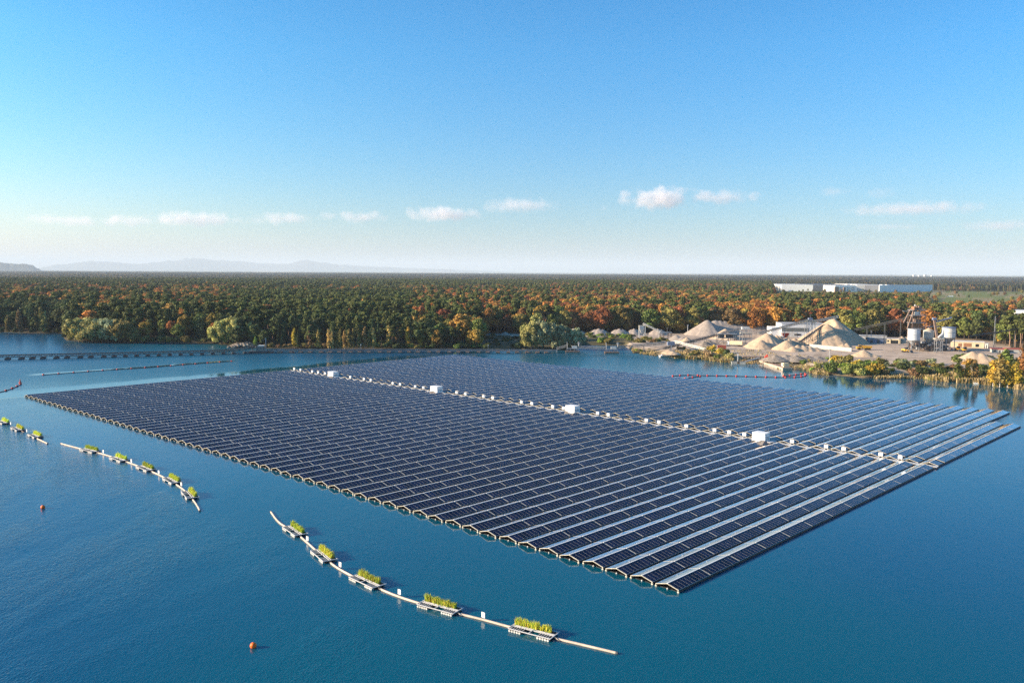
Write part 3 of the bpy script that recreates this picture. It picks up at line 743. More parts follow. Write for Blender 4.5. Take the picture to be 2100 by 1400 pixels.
# ------------------------------------------------------------------ piles
def pile(label,cones,mt='sand',cell=1.1,crater=None,seed=0,cat='gravel pile',ext=4):
    cs=[(P(u,v,ZL),h,r) for (u,v,h,r) in cones]; o=cs[0][0].copy()
    x0=min(c.x-r for c,h,r in cs)-ext;x1=max(c.x+r for c,h,r in cs)+ext;y0=min(c.y-r for c,h,r in cs)-ext;y1=max(c.y+r for c,h,r in cs)+ext
    nx=max(8,int((x1-x0)/cell));ny=max(8,int((y1-y0)/cell)); vs=[];fs=[]
    for j in range(ny+1):
        for i in range(nx+1):
            x=lerp(x0,x1,i/nx);y=lerp(y0,y1,j/ny); z=-9
            for c,h,r in cs:
                d=math.hypot(x-c.x,y-c.y); a=math.atan2(y-c.y,x-c.x)
                rr=r*(1+.05*noise.noise(Vector((math.cos(a)*2,math.sin(a)*2,seed+h)))); q=1-d/rr
                rill=.035*h*noise.noise(Vector((a*6,seed,h)))*min(1,d/rr*2)*(1 if q>0 else 0)
                zz=h*q+rill
                if q>.93: zz=h*(.93+(q-.93)*.45)
                z=max(z,zz)
            z+=.22*noise.noise(Vector((x/2.2,y/2.2,seed)))
            if crater:
                cp,cr_,cdp=crater; d=math.hypot(x-cp.x,y-cp.y)
                if d<cr_: z-=cdp*(1-(d/cr_)**2)
            if z<0: z=max(z,-.6)*1.0-.25
            vs.append((x-o.x,y-o.y,z))
    for j in range(ny):
        for i in range(nx):
            k=j*(nx+1)+i
            if max(vs[k][2],vs[k+1][2],vs[k+nx+1][2],vs[k+nx+2][2])>-.3: fs.append((k,k+1,k+nx+2,k+nx+1))
    me=bpy.data.meshes.new('gravel_pile'); me.from_pydata(vs,[],fs); me.materials.append(M[mt]); me.polygons.foreach_set('use_smooth',[True]*len(fs))
    return tag(obj('gravel_pile',me,None,o),label,cat,'gravel and sand piles in the quarry')
def hp(u,v,vt): p=P(u,v,ZL); return up(p,vt)
rg=random.Random(5)
# long ridge heap
cn=[(1450,686,13.5,20.5)]
for i in range(1,15):
    f=i/14; cn.append((lerp(1456,1592,f),lerp(684,685,f),lerp(13.2,6.5,f)+rg.uniform(-.4,.4),lerp(20,10,f)))
pile('long grey-brown ridge heap with a sunlit left end, tallest behind the conveyors',cn,'gravel',1.3,seed=1)
pile('small pointed tan heap on the yard in front of the long ridge heap',[(1408,701,3.9,6.0)],'sand',.7,seed=2)
pile('tan heap behind the screening platform conveyor',[(1487,694,8.5,13),(1475,694,5,9),(1498,696,5,8)],'sand',1,seed=3)
cn=[(1572,711,10.4,17.0),(1560,714,6.5,11)]
for i in range(11):
    cn.append((1580+i*6.2,708-rg.uniform(0,5),8.6-i*.62+rg.uniform(-.4,.4),8.5-.3*i))
pile('large light tan heap of many small peaks right of the orange container',cn,'sand',.8,seed=4)
pile('pointed tan heap in front of the many-peaked heap',[(1613,717,7.0,11.0)],'sand',.8,seed=5)
pile('rounded tan heap at the foot of the pointed heap',[(1626,720,3.6,6),(1636,719,4.4,6),(1647,719,4.2,6.5),(1660,719,3.4,6.5),(1674,719,2.6,6)],'sand',.8,seed=6)
ctr=P(1700,702,ZL); back=P(1708,699,ZL)
pile('biggest tan sand cone with a dark hollow near its top',[(1707,701,19.6,27.5),(1696,704,15.5,23),(1660,700,5.5,9)],'sand',.9,crater=(Vector((P(1698,702,ZL).x,P(1698,702,ZL).y,0)),5.0,8.0),seed=7)
pile('small yellow heap at the right foot of the biggest cone',[(1736,712,3.4,4.5),(1728,712,2.6,4)],'sand',.6,seed=8)
pile('small tan heap on the yard near the yellow dump truck',[(1771,730,4.4,8.0),(1782,730,2.6,5.5),(1792,731,1.6,5)],'sand',.7,seed=9)
pile('smooth tan heap near the right edge above the shore bushes',[(1994,742,7.0,11.5),(2012,743,6.2,11),(2026,744,4.4,9)],'sand',.8,seed=10)
pile('orange-tan sand heap left of the silos beside the long wall',[(1849,703,5.6,7.5),(1858,703,5,7)],'sand',.7,seed=11)
pile('dark heap below the hopper conveyor',[(1387,698,4.6,8.5),(1400,699,3.2,7)],'gravel',.8,seed=12)
pile('dark rubble heap under the long conveyor',[(1452,706,3.8,7.5),(1444,707,3,6)],'rock',.6,seed=13)
for i,(u,wd,l) in enumerate(((1176,22,'leftmost, partly behind the grey willows'),(1228,19,'second from the left'),(1270,18,'third from the left'),(1300,14,'just left of the hopper'),(1349,16,'just right of the hopper conveyor'))):
    r_=wd*.43
    pile(f'flat grey heap in the row along the forest, {l}',[(u-wd*.4,686,4.8,r_),(u,686,5.6,r_*1.2),(u+wd*.4,686,5.0,r_)],'gravel',.9,seed=20+i)
pile('dark little heap on the path left of the grey willows',[(1036,687,3.2,5)],'rock',.6,seed=31)
pile('low brown rubble mound behind the moored barge',[(1590,738,3.2,9),(1610,737,3.4,9),(1632,738,3.2,9),(1655,737,2.6,8),(1676,737,2.2,8)],'rock',.7,seed=33)
pile('low sandy mound on the shore below the bridge conveyor',[(1372,723,2.2,5),(1380,725,1.8,5)],'sand',.6,seed=34)
def spit():
    o=P(502,712,0); b=MB(); g=random.Random(8)
    for i in range(70):
        x=g.uniform(-12,12); y=g.uniform(-4,6); s=g.uniform(1.0,2.6)*(1-abs(x)/20); b.ball((x,y,max(.2,3.4*(1-(x/13)**2)*(1-((y-1)/8)**2)-s*.5)),s,s*.8,6,4,0,.5,.25,g)
    tag(b.build('rock_outcrop',M['rock'],None,o),'rocky brown spit at the waterline beside the dredging pontoon','rocks')
spit()
# ------------------------------------------------------------------ buildings
def building(name,label,u0,v0,u1,v1,depth,vt,wall,roofm,features,cat='building',over=.3,yaw=None,rooflight=True):
    a=P(u0,v0,ZL); b=P(u1,v1,ZL); d=(b-a); L=d.length; rz=math.atan2(d.y,d.x); h=up(a.lerp(b,.5),vt)
    t=thing(name,label,cat,a,rz); m=MB(); m.box(0,L,0,depth,-.3,h); m.build('wall',M[wall],t)
    m=MB(); m.hexa([(-over,-over,h),(L+over,-over,h),(L+over,depth+over,h),(-over,depth+over,h),(-over,-over,h+.35),(L+over,-over,h+.35),(L+over,depth+over,h+.35+.0),(-over,depth+over,h+.35)]); m.build('roof',M[roofm],t)
    for (kind,x0,x1,z0,z1,mt) in features:
        m=MB(); m.box(L*x0,L*x1,-.12,.0,h*z0,h*z1); m.build(kind,M[mt],t)
    return t,L,h
t,L,h=building('industrial_hall','large hall with white gable, pale roof and dark upper cladding behind the conveyors',1602,691,1692,692,20,664,'white','roofm',
 [('cladding_panel',.01,.62,.42,.70,'cladding'),('door',.10,.16,0,.3,'glassd'),('window',.30,.45,.12,.26,'glassd'),('lower_wall',.03,.36,.0,.38,'offw')])
m=MB(); m.box(-8,-.2,2,18,0,h*.72); m.build('annex',M['white'],t)
m=MB(); m.box(L*.46,L*.54,6,10,h+.36,h+1.6); m.build('roof_hatch',M['creamwall'],t)
building('low_shed','long low white shed with a dark door right of the biggest cone',1764,697,1818,698,7,688.5,'offw','roofm',[('door',.2,.34,.1,.7,'glassd'),('window',.6,.8,.3,.7,'bluewall')])
building('low_wall_building','blue-grey low shed in front of the long white shed',1781,703,1816,703.6,5,694,'bluewall','conc',[('door',.1,.25,0,.7,'dark'),('door',.5,.65,0,.7,'dark')])
building('garage','white garage with a wide dark opening left of the silos',1817,703.6,1846,704.6,6,695,'creamwall','offw',[('door',.32,.85,0,.72,'glassd'),('window',.08,.2,.35,.7,'glassd')])
building('yellow_shed','long cream shed with brown doors right of the silos',1950,711.5,2018,714,8,701,'creamwall','offw',[('door',.22,.33,.1,.72,'brownwall'),('shutter',.38,.62,.15,.8,'brownwall'),('window',.74,.84,.2,.7,'glassd')])
building('container_hut','small grey container hut beside the cream shed',2020,714,2026,714.3,3,704.5,'offw','roofm',[('door',.3,.6,0,.75,'dark')])
t,L,h=building('red_roof_building','low building with a long red roof among the right trees',2034,723,2062,724,9,716.5,'conc','redroof',[('window',.1,.3,.3,.7,'glassd'),('door',.5,.62,0,.75,'dark')])
building('red_roof_shed','long flat red-roofed shed behind the yellow birches',2066,723,2105,724,9,716.5,'conc','redroof',[('window',.1,.3,.3,.7,'glassd')])
t,L,h=building('white_house','white building with a grey roof among trees at the right edge',2075,665,2125,667,22,637,'white','roofm',[('window',.1,.22,.5,.8,'glassd'),('window',.3,.42,.5,.8,'glassd'),('window',.55,.7,.5,.8,'glassd')])
m=MB(); m.box(L*.55,L*.95,3,15,h+.35,h+4.5); m.build('upper_storey',M['white'],t)
# block wall
a=P(1660,712.5,ZL); b=P(1746,721,ZL); d=b-a; t=thing('concrete_block_wall','long wall of pale concrete blocks at the foot of the biggest cone','wall',a,math.atan2(d.y,d.x))
n=12; w_=d.length/n; bm_=MB(); bm_.box(.03,w_-.03,0,1.0,-.2,1.28); lm=bm_.mesh('block',M['conc'])
for i in range(n):
    for k in range(2): obj('block',lm,t,(i*w_,rnd.uniform(-.06,.06),k*1.3+.1*k*0))
# far warehouse
def far_building():
    zb=2; a=P(1601,597.5,zb); dz=2700/F
    t=thing('far_warehouse','huge low white logistics warehouse beyond the forest on the right','warehouse',(a.x,a.y,zb)); o=a
    def seg(u0,u1,v0,v1,vt,depth,name,mt,zz=None):
        A=P(u0,v0,zb)-o; B=P(u1,v1,zb)-o; hgt=up(P((u0+u1)/2,(v0+v1)/2,zb),vt); m=MB(); dn=(B-A).normalized(); nn=Vector((-dn.y,dn.x,0))*depth
        m.hexa([A,B,B+nn,A+nn]+[x+Vector((0,0,hgt)) for x in (A,B,B+nn,A+nn)]); m.build(name,M[mt],t); return hgt
    seg(1603,1667,597,597.6,584.4,300,'hall_wing','offw'); seg(1667.2,1712,597.6,598,584.2,300,'hall_wing','far_shade_grey')
    seg(1712.2,1757,599,599,585.5,60,'office_wing','white'); seg(1757.2,1803,598.6,599,584.0,300,'hall_wing','offw'); seg(1803.2,1912,599.5,597.8,585,300,'hall_wing','far_shade_grey')
    seg(1603,1667,597.2,597.8,583.9,2,'parapet','white'); seg(1803.2,1912,600.0,598.2,584.2,2,'parapet','white')
    seg(1712,1720,599.6,599.6,588,4,'entrance','rust'); seg(1730,1734,599.6,599.6,589,4,'entrance','rust')
    for v in (590.5,594.0):
        for u in (1722,1737,1746):
            A=P(u,599.7,zb); h1=up(A,v+1.0); h2=up(A,v-.2); m=MB(); B=P(u+6.5,599.7,zb); m.hexa([x-o for x in (A+Vector((0,0,h1)),B+Vector((0,0,h1)),B+Vector((0,3,h1)),A+Vector((0,3,h1)),A+Vector((0,0,h2)),B+Vector((0,0,h2)),B+Vector((0,3,h2)),A+Vector((0,3,h2)))]); m.build('window',M['glassd'],t)
    for u in (1727,1736,1790,1798):
        A=P(u,597,zb); m=MB(); h0=up(A,586); m.box(A.x-o.x-4,A.x-o.x+5,40,60,h0-6,h0+5.0); m.build('roof_plant',M['white'],t)
far_building()
# ------------------------------------------------------------------ silo plant
def silo(label,u,v,vtop,vbody,r,body,heap=False,lid=None):
    o=P(u,v,ZL); t=thing('silo',label,'silo',o,0,'silos of the gravel plant'); z1=up(o,vtop); z0=up(o,vbody)
    m=MB(); m.cyl((0,0,z0),(0,0,z1),r,n=24,cap=False); m.cyl((0,0,z1-.02),(0,0,z1),r*.99,n=24); m.build('drum',M[body],t)
    m=MB(); m.cyl((0,0,z0-4.2),(0,0,z0),.7,r,n=24,cap=False); m.build('cone',M[body if heap else 'steel'],t)
    m=MB()
    for z in (z0,z0+(z1-z0)*.5,z1-.15): m.cyl((0,0,z),(0,0,z+.18),r+.08,n=24)
    m.build('ring',M['steel'],t)
    for k in range(4):
        a=PI/4+k*PI/2; x,y=math.cos(a)*r*.92,math.sin(a)*r*.92; m=MB(); m.beam((x,y,-.2),(x,y,z0+1),.4,.4); m.build('leg',M['steel'],t)
    if heap: m=MB(); m.cyl((0,0,z1),(0,0,z1+1.7),r*.9,.4,n=18); m.build('gravel_heap',M['sand'],t)
    if lid: m=MB(); m.cyl((0,0,z1),(0,0,z1+.7),r+.25,n=24); m.build('lid',M[lid],t)
silo('pale blue-white silo, leftmost of the three',1873,719,674,697,4.1,'silow')
silo('tan-grey silo with gravel heaped on top, middle of the three',1903,718,677,693,3.6,'conc',True)
silo('large violet-grey silo with a dark blue rim, rightmost of the three',1944,719,672.5,692,4.4,'offw',False,'bluewall')
o=P(1877,716,ZL); t=thing('screening_tower','tall rusty steel tower above the silos with platforms and yellow housings','plant tower',o,R(4))
TH=up(o,624); m=MB()
lv=[0,up(o,700),up(o,675),up(o,662),up(o,647),up(o,636)]
for x in (-4.6,0,4.6):
    for y in (-3,3): m.beam((x,y,0),(x,y,lv[-1] if x<2 else lv[4]),.4,.4)
for k in range(len(lv)-1):
    for y in (-3,3):
        for s in (-1,0): m.beam((s*4.6,y,lv[k]),(s*4.6+4.6,y,lv[k+1]),.18,.18); m.beam((s*4.6+4.6,y,lv[k]),(s*4.6,y,lv[k+1]),.18,.18)
m.build('steel_frame',M['rust'],t)
for z in lv[1:]:
    m=MB(); m.box(-5.2,5.4,-3.6,3.6,z,z+.3)
    for y in (-3.6,3.6): m.beam((-5.2,y,z+1.3),(5.4,y,z+1.3),.12,.12)
    m.build('platform',M['steel'],t)
m=MB(); m.box(-3.2,-1.6,-2,2,lv[5]+.3,lv[5]+2.6); m.build('housing',M['brownwall'],t)
m=MB(); m.box(.2,2.5,-2,2,lv[5]+.3,lv[5]+3.0); m.build('housing',M['rust'],t)
m=MB(); m.box(-3.3,.8,-3.2,-1,lv[4]+.4,lv[4]+3); m.build('housing',M['offw'],t)
m=MB(); m.cyl((-1.5,0,lv[5]+3),(-1.5,0,TH),.9,.5,n=10); m.cyl((1.2,0,lv[5]+3),(1.2,0,TH-1.5),.7,n=10); m.build('stack',M['steel'],t)
m=MB(); m.box(-1.6,2.2,-1.8,1.8,lv[3]+.5,lv[3]+2.8); m.build('screen_box',M['rust'],t)
for a_,b_ in (((-4.5,0,lv[5]+1),(-9.5,0,lv[3])),((-3.5,-2,lv[5]),(-7.5,-2,lv[2]+1))):
    m=MB(); m.beam(a_,b_,1.0,.8); m.build('chute',M['rust'],t)
m=MB(); m.beam((-4.6,0,lv[5]-1),(-10.5,0,lv[5]-.6),.5,.4); m.build('boom_arm',M['offw'],t)
m=MB(); m.box(5.4,16.5,-1.2,1.2,lv[2]+1.6,lv[2]+2.2); 
for k in range(6): m.beam((5.4+2.2*k,-1.2,lv[2]+2.2),(5.4+2.2*k,-1.2,lv[2]+3.6),.12,.12)
m.beam((5.4,-1.2,lv[2]+3.6),(16.5,-1.2,lv[2]+3.6),.12,.12); m.build('bridge',M['steel'],t)
m=MB(); rr=random.Random(3)
for i in range(170):
    x=rr.uniform(-9,16); y=rr.uniform(-17,-4); z=rr.uniform(0,6.0); s=rr.uniform(.5,1.5); m.box(x,x+s*1.6,y,y+s,z,z+s,rr.choice((0,1,1,2)))
for i in range(16): x=rr.uniform(-8,12); m.beam((x,-4,0),(x+rr.uniform(-.4,.4),-4,6),.22,.22)
m.beam((-9,-4,6),(13,-4,6),.4,.5); m.beam((-9,-4,3.2),(13,-4,3.2),.3,.3); m.build('machinery',[M['rust'],M['dark'],M['steel']],t)
o=P(1924,723,ZL); t=thing('elevator_tower','slim truss tower with a steep elevator leg between the middle and right silo','elevator tower',o,R(-3)); z1=up(o,695); z2=up(o,656)
m=MB()
for x in (-2,2):
    for y in (-1.6,1.6): m.beam((x,y,0),(x,y,z1),.35,.35)
for k in range(4):
    a_,b_=z1*k/4,z1*(k+1)/4
    m.beam((-2,-1.6,a_),(2,-1.6,b_),.2,.2); m.beam((2,-1.6,a_),(-2,-1.6,b_),.2,.2); m.beam((-2,-1.6,b_),(2,-1.6,b_),.2,.2)
m.build('steel_frame',M['steel'],t)
m=MB(); m.box(-3.2,3.2,-2,2,z1,z1+.5); m.build('platform',M['galv'],t)
m=MB(); m.beam((-1,0,z1),(-3.6,0,z2),1.3,1.4); m.build('elevator_leg',M['rust'],t)
m=MB(); m.box(-4.8,-2.2,-1,1,z2,z2+1.6); m.build('head_house',M['bluewall'],t)
m=MB(); m.beam((-1,-1,z1+1),(2.3,-1,z1+4.2),1.0,.8); m.build('chute',M['white'],t)
m=MB(); m.beam((-3,0,z2-1.5),(8,0,z2+1.8),.9,.9); m.build('conveyor_arm',M['bluewall'],t)
m=MB(); m.box(2,3.1,-1.2,1.2,z1+.5,z1+6); m.build('ladder_cage',M['offw'],t)
# lattice tower and other stands
o=P(1660,706,ZL); t=thing('lattice_tower','grey lattice junction tower where two conveyors meet above the warehouse roof','tower',o); zt=up(o,656); m=MB()
for x in (-1.4,1.4):
    for y in (-1.4,1.4): m.beam((x,y,0),(x,y,zt),.28,.28)
for k in range(6): m.beam((-1.4,-1.4,zt*k/6),(1.4,-1.4,zt*(k+1)/6),.15,.15); m.beam((1.4,-1.4,zt*k/6),(-1.4,-1.4,zt*(k+1)/6),.15,.15)
m.build('steel_frame',M['steel'],t); m=MB(); m.box(-3.5,4.5,-2,2,zt-1.5,zt-1.2)
for k in range(9): m.beam((-3.5+k,-2,zt-1.2),(-3.5+k,-2,zt+.2),.1,.1)
m.beam((-3.5,-2,zt+.2),(4.5,-2,zt+.2),.12,.12); m.build('platform',M['galv'],t)
m=MB(); m.box(-1.5,1.5,-1.2,1.2,zt-1.2,zt+1.6); m.build('housing',M['bluewall'],t); m=MB(); m.beam((0,0,zt+1.6),(0,0,zt+4),.12,.12); m.build('lightning_rod',M['steel'],t)
o=P(1489,704,ZL); t=thing('screening_platform','dark screening platform on legs under the upper conveyor','screening plant',o); z1=up(o,684); m=MB()
for x in (-7,-2.5,2.5,7):
    for y in (-2.5,2.5): m.beam((x,y,0),(x,y,z1),.35,.35)
for x in (-7,-2.5,2.5): m.beam((x,-2.5,0),(x+4.5,-2.5,z1*.6),.2,.2)
m.build('steel_frame',M['dark'],t); m=MB(); m.box(-7.4,7.4,-3,3,z1*.55,z1*.6); m.box(-7.4,7.4,-3,3,z1-.3,z1); m.build('platform',M['steel'],t)
m=MB(); m.box(-6,-2,-2.2,2,z1*.62,z1*.95); m.box(0,5,-2.2,2,z1*.62,z1*.9); m.build('screen_box',M['dark'],t)
o=P(1528,703,ZL); t=thing('second_screening_frame','grey steel frame with silver housings at the head of the upper conveyor','screening plant',o); z1=up(o,675); m=MB()
for x in (-4,0,4):
    for y in (-2,2): m.beam((x,y,0),(x,y,z1),.3,.3)
for z in (z1*.4,z1*.7): m.beam((-4,-2,z),(4,-2,z),.25,.25)
m.build('steel_frame',M['steel'],t); m=MB(); m.box(-3,3,-1.6,1.6,z1,z1+1.8); m.build('housing',M['offw'],t); m=MB(); m.box(-4.4,4.4,-2.4,2.4,z1*.72,z1*.76); m.build('platform',M['galv'],t)
o=P(1316,693,ZL); t=thing('loading_hopper','pale loading hopper tower beside the bushes left of the ridge heap','hopper',o); z1=up(o,668); m=MB()
for x in (-2.2,2.6):
    for y in (-1.5,1.5): m.beam((x,y,0),(x,y,z1),.5,.5)
m.build('steel_frame',M['offw'],t); m=MB(); m.hexa([(-.5,-.5,z1*.35),(.5,-.5,z1*.35),(.5,.5,z1*.35),(-.5,.5,z1*.35),(-2,-1.5,z1*.75),(1.6,-1.5,z1*.75),(1.6,1.5,z1*.75),(-2,1.5,z1*.75)]); m.box(-2,1.6,-1.5,1.5,z1*.75,z1); m.build('bin',M['offw'],t)
m=MB(); m.box(-2.4,2.8,-1.8,1.8,z1,z1+.3); m.build('platform',M['galv'],t)
o=P(1361,697,ZL); t=thing('steel_stand','rusty steel stand at the low end of the hopper conveyor','stand',o); z1=up(o,681); m=MB()
for x in (-3,0,3.5,6):
    for y in (-1.5,1.5): m.beam((x,y,0),(x,y,z1*(1 if x<2 else .9)),.3,.3)
m.beam((-3,-1.5,z1*.5),(6,-1.5,z1*.5),.25,.25); m.build('steel_frame',M['rust'],t); m=MB(); m.box(-3.4,6.4,-2,2,z1*.92,z1); m.build('platform',M['steel'],t)
o=P(1373,718,ZL); t=thing('shore_tower','small pale steel transfer tower on the shore where the bridge conveyor lands','tower',o); z1=up(o,700); m=MB()
for x in (-1,1):
    for y in (-1,1): m.beam((x,y,-1),(x,y,z1),.35,.35)
m.build('steel_frame',M['offw'],t); m=MB(); m.box(-1.6,3.4,-1.4,1.4,z1-2.5,z1-.2); m.build('housing',M['bluewall'],t)
o=P(1610,697,ZL); t=thing('red_hopper','dark red funnel hopper in front of the white warehouse wall','hopper',o); m=MB(); z1=up(o,683)
m.hexa([(-.5,-.5,z1-4),(.5,-.5,z1-4),(.5,.5,z1-4),(-.5,.5,z1-4),(-3,-2,z1),(3,-2,z1),(3,2,z1),(-3,2,z1)]); m.build('funnel',M['dred'],t); m=MB()
for x in (-2.5,2.5):
    for y in (-1.6,1.6): m.beam((x,y,0),(x,y,z1-.5),.25,.25)
m.build('leg_frame',M['dark'],t)
o=P(1480,715.5,ZL); t=thing('orange_container','ribbed orange-red container behind the shore bushes','container',o,R(-6)); m=MB(); m.box(-3,3,-1.2,1.2,.1,2.7)
for k in range(15): m.box(-2.9+k*.4,-2.72+k*.4,-1.3,-1.2,.2,2.6)
m.build('body',M['redroof'],t); m=MB(); m.box(-3.08,-3.0,-1.1,1.1,.2,2.6); m.build('door',M['rust'],t)
# masts, poles
def lattice_mast(label,u,v,vt,wd=.6,mt='mast',z=ZL,cat='mast',arms=False):
    o=P(u,v,z); hh=up(o,vt); t=thing('lattice_mast',label,cat,o); m=MB(); n=max(5,int(hh/4))
    for sx,sy in ((-1,-1),(1,-1),(0,1)): m.beam((sx*wd,sy*wd,0),(sx*wd*.3,sy*wd*.3,hh),.16,.16)
    for k in range(n):
        a=1-.7*k/n;b=1-.7*(k+1)/n; m.beam((-wd*a,-wd*a,hh*k/n),(wd*b,-wd*b,hh*(k+1)/n),.1,.1)
    m.build('lattice',M[mt],t); return t,hh
lattice_mast('tall slim grey lattice mast in front of the trees right of the silos',2038,713,648)
def pole(label,u,v,vt,w_=.22,mt='offw',z=ZL):
    o=P(u,v,z); hh=up(o,vt); t=thing('lamp_pole',label,'pole',o); m=MB(); m.beam((0,0,0),(0,0,hh),w_,w_); m.build('shaft',M[mt],t); m=MB(); m.box(-.5,.9,-.15,.15,hh,hh+.25); m.build('lamp_head',M[mt],t)
pole('thin white pole standing in the shore bushes below the biggest cone',1700,765,717,.25,'offw',0)
pole('grey pole in front of the low white shed',1786,702,678,.3,'mast')
pole('white lamp pole at the forest edge left of the ridge heap',1410,686,667,.3,'white')
pole('thin lamp pole right of the hopper stand',1368,695,673,.2,'mast')
pole('small curved lamp pole at the left end of the path',1003,686,680,.2,'offw')
# vehicles
def wheel(m,x,y,r,w): m.cyl((x,y-w/2,r),(x,y+w/2,r),r,n=14)
def dumper():
    t=thing('dump_truck','yellow articulated dump truck parked at the foot of the biggest cone','dump truck',P(1771,717.5,ZL),R(172))
    m=MB(); m.hexa([(-5,-1.4,1.4),(.6,-1.4,1.4),(.6,1.4,1.4),(-5,1.4,1.4),(-5.6,-1.7,2.9),(1.2,-1.7,3.3),(1.2,1.7,3.3),(-5.6,1.7,2.9)]); m.build('dump_body',M['yellow'],t)
    m=MB(); m.box(1.6,3.4,-1.2,1.2,1.2,3.5); m.box(3.4,5.0,-1.1,1.1,1.1,2.3); m.build('cab',M['yellow'],t)
    m=MB(); m.box(1.8,3.42,-1.23,1.23,2.3,3.3); m.build('window',M['glassd'],t)
    m=MB(); m.box(-4.6,4.4,-.5,.5,.8,1.35); m.build('chassis',M['dark'],t)
    for x in (-3.7,-1.9,3.2):
        for y in (-1.25,1.25): m=MB(); wheel(m,x,y,.85,.6); m.build('wheel',M['black'],t)
dumper()
def loader(label,u,v,rz):
    t=thing('wheel_loader',label,'wheel loader',P(u,v,ZL),rz)
    m=MB(); m.box(-3.2,-.4,-1.15,1.15,1.1,2.3); m.box(-.4,1.2,-.7,.7,1.0,1.8); m.build('body',M['yellow'],t)
    m=MB(); m.box(-1.2,.5,-.85,.85,2.3,3.6); m.build('cab',M['dark'],t)
    m=MB(); m.box(-1.1,.53,-.88,.88,2.6,3.3); m.build('window',M['glassd'],t)
    for y in (-.6,.6): m=MB(); m.beam((.6,y,1.7),(3.2,y,1.0),.25,.35); m.build('lift_arm',M['yellow'],t)
    m=MB(); m.hexa([(3,-1.5,.3),(4.4,-1.5,.2),(4.4,1.5,.2),(3,1.5,.3),(2.9,-1.5,1.6),(3.4,-1.5,1.7),(3.4,1.5,1.7),(2.9,1.5,1.6)]); m.build('bucket',M['dark'],t)
    for x in (-2.2,1.3):
        for y in (-1.1,1.1): m=MB(); wheel(m,x,y,.8,.6); m.build('wheel',M['black'],t)
loader('yellow wheel loader in front of the cream shed, left of two',1965.5,720.5,R(-95)); loader('yellow wheel loader in front of the cream shed, right of two',1979.5,722,R(-88))
loader('orange-yellow loader at the left foot of the silo plant',1859,722.5,R(-60))
def lorry(label,u,v,rz,c1,c2,z=ZL):
    t=thing('lorry',label,'lorry',P(u,v,z),rz); m=MB(); m.box(-6,3.2,-1.25,1.25,1.2,3.9); m.build('cargo_box',M[c1],t)
    m=MB(); m.hexa([(3.5,-1.2,.7),(5.6,-1.2,.7),(5.6,1.2,.7),(3.5,1.2,.7),(3.5,-1.2,3.3),(5.2,-1.2,3.3),(5.2,1.2,3.3),(3.5,1.2,3.3)]); m.build('cab',M[c2],t)
    m=MB(); m.box(4.6,5.5,-1.22,1.22,2.0,2.8); m.build('windscreen',M['glassd'],t)
    for x in (-4.6,-3.3,4.4):
        for y in (-1.05,1.05): m=MB(); wheel(m,x,y,.5,.35); m.build('wheel',M['black'],t)
lorry('white lorry with a pale cab on the road through the far green field',1949,609.5,R(175),'white','bluewall')
lorry('cream lorry parked under the screening platform',1506,709.5,R(150),'creamwall','white')
# barge and docks
def barge():
    a=P(1566,743.5,0); b=P(1616,759.5,0); d=b-a; L=d.length; t=thing('barge','long rusty pink barge with a red crane moored at the quarry shore','barge',a.lerp(b,.5),math.atan2(d.y,d.x))
    m=MB(); w_=3.2; m.hexa([(-L/2+1.5,-w_+.5,-.4),(L/2-1,-w_+.5,-.4),(L/2-1,w_-.5,-.4),(-L/2+1.5,w_-.5,-.4),(-L/2,-w_,1.5),(L/2,-w_,1.5),(L/2,w_,1.5),(-L/2,w_,1.5)]); m.build('hull',M['pipe'],t)
    m=MB(); m.box(-L/2+.8,L/2-.8,-w_+.5,w_-.5,1.5,1.65); m.build('deck',M['rust'],t)
    m=MB(); m.box(L/2-5,L/2-2.6,-1.6,1.4,1.65,4.0); m.build('cabin',M['creamwall'],t); m=MB(); m.box(L/2-4.6,L/2-3.0,-1.64,-1.6,2.6,3.4); m.build('window',M['glassd'],t)
    m=MB(); m.box(L/2-8.6,L/2-6.6,-1,1.2,1.65,3.6); m.build('cabin',M['offw'],t)
    m=MB(); m.beam((-L/2+3,0,1.6),(-L/2+3,0,4.2),.9,.9); m.beam((-L/2+3,0,4),(-L/2+6.6,0,5.6),.6,.8); m.beam((-L/2+6.6,0,5.6),(-L/2+8,0,3.0),.5,.5); m.build('crane',M['red'],t)
    m=MB(); m.cyl((-L/2+10.5,0,1.6),(-L/2+10.5,0,3.2),1.0,n=12); m.cyl((-L/2+13,.6,1.6),(-L/2+13,.6,2.8),.8,n=10); m.build('winch',M['offw'],t)
    m=MB()
    for y in (-w_+.1,w_-.1):
        m.beam((-L/2+.4,y,2.5),(L/2-.4,y,2.5),.07,.07)
        for k in range(12): x=-L/2+.5+k*(L-1)/11; m.beam((x,y,1.5),(x,y,2.5),.07,.07)
    m.build('railing',M['rust'],t)
barge()
o=P(1514,746,0); t=thing('work_pontoon','dark twin-hulled work pontoon with a short mast near the barge','pontoon',o,R(-10))
for x in (-2.6,2.6): m=MB(); m.hexa([(x-1.5,-2,-.3),(x+1.5,-2,-.3),(x+1.5,2,-.3),(x-1.5,2,-.3),(x-1.8,-2.4,1.4),(x+1.8,-2.4,1.4),(x+1.8,2.4,1.4),(x-1.8,2.4,1.4)]); m.build('hull',M['conc'],t)
m=MB(); m.box(-4.2,4.4,-1.6,1.6,1.4,1.65); m.build('deck',M['dark'],t); m=MB(); m.beam((-.4,0,1.6),(-.4,0,5.4),.5,.5); m.box(-.8,0,-.4,.4,5,6.2); m.build('mast',M['offw'],t)
m=MB(); m.beam((4.2,0,1.6),(13,2,4.0),1.2,.5); m.build('gangway',M['steel'],t)
o=P(1533,742,0); t=thing('jetty','dark steel jetty frame between the work pontoon and the barge','jetty',o,R(-6)); m=MB()
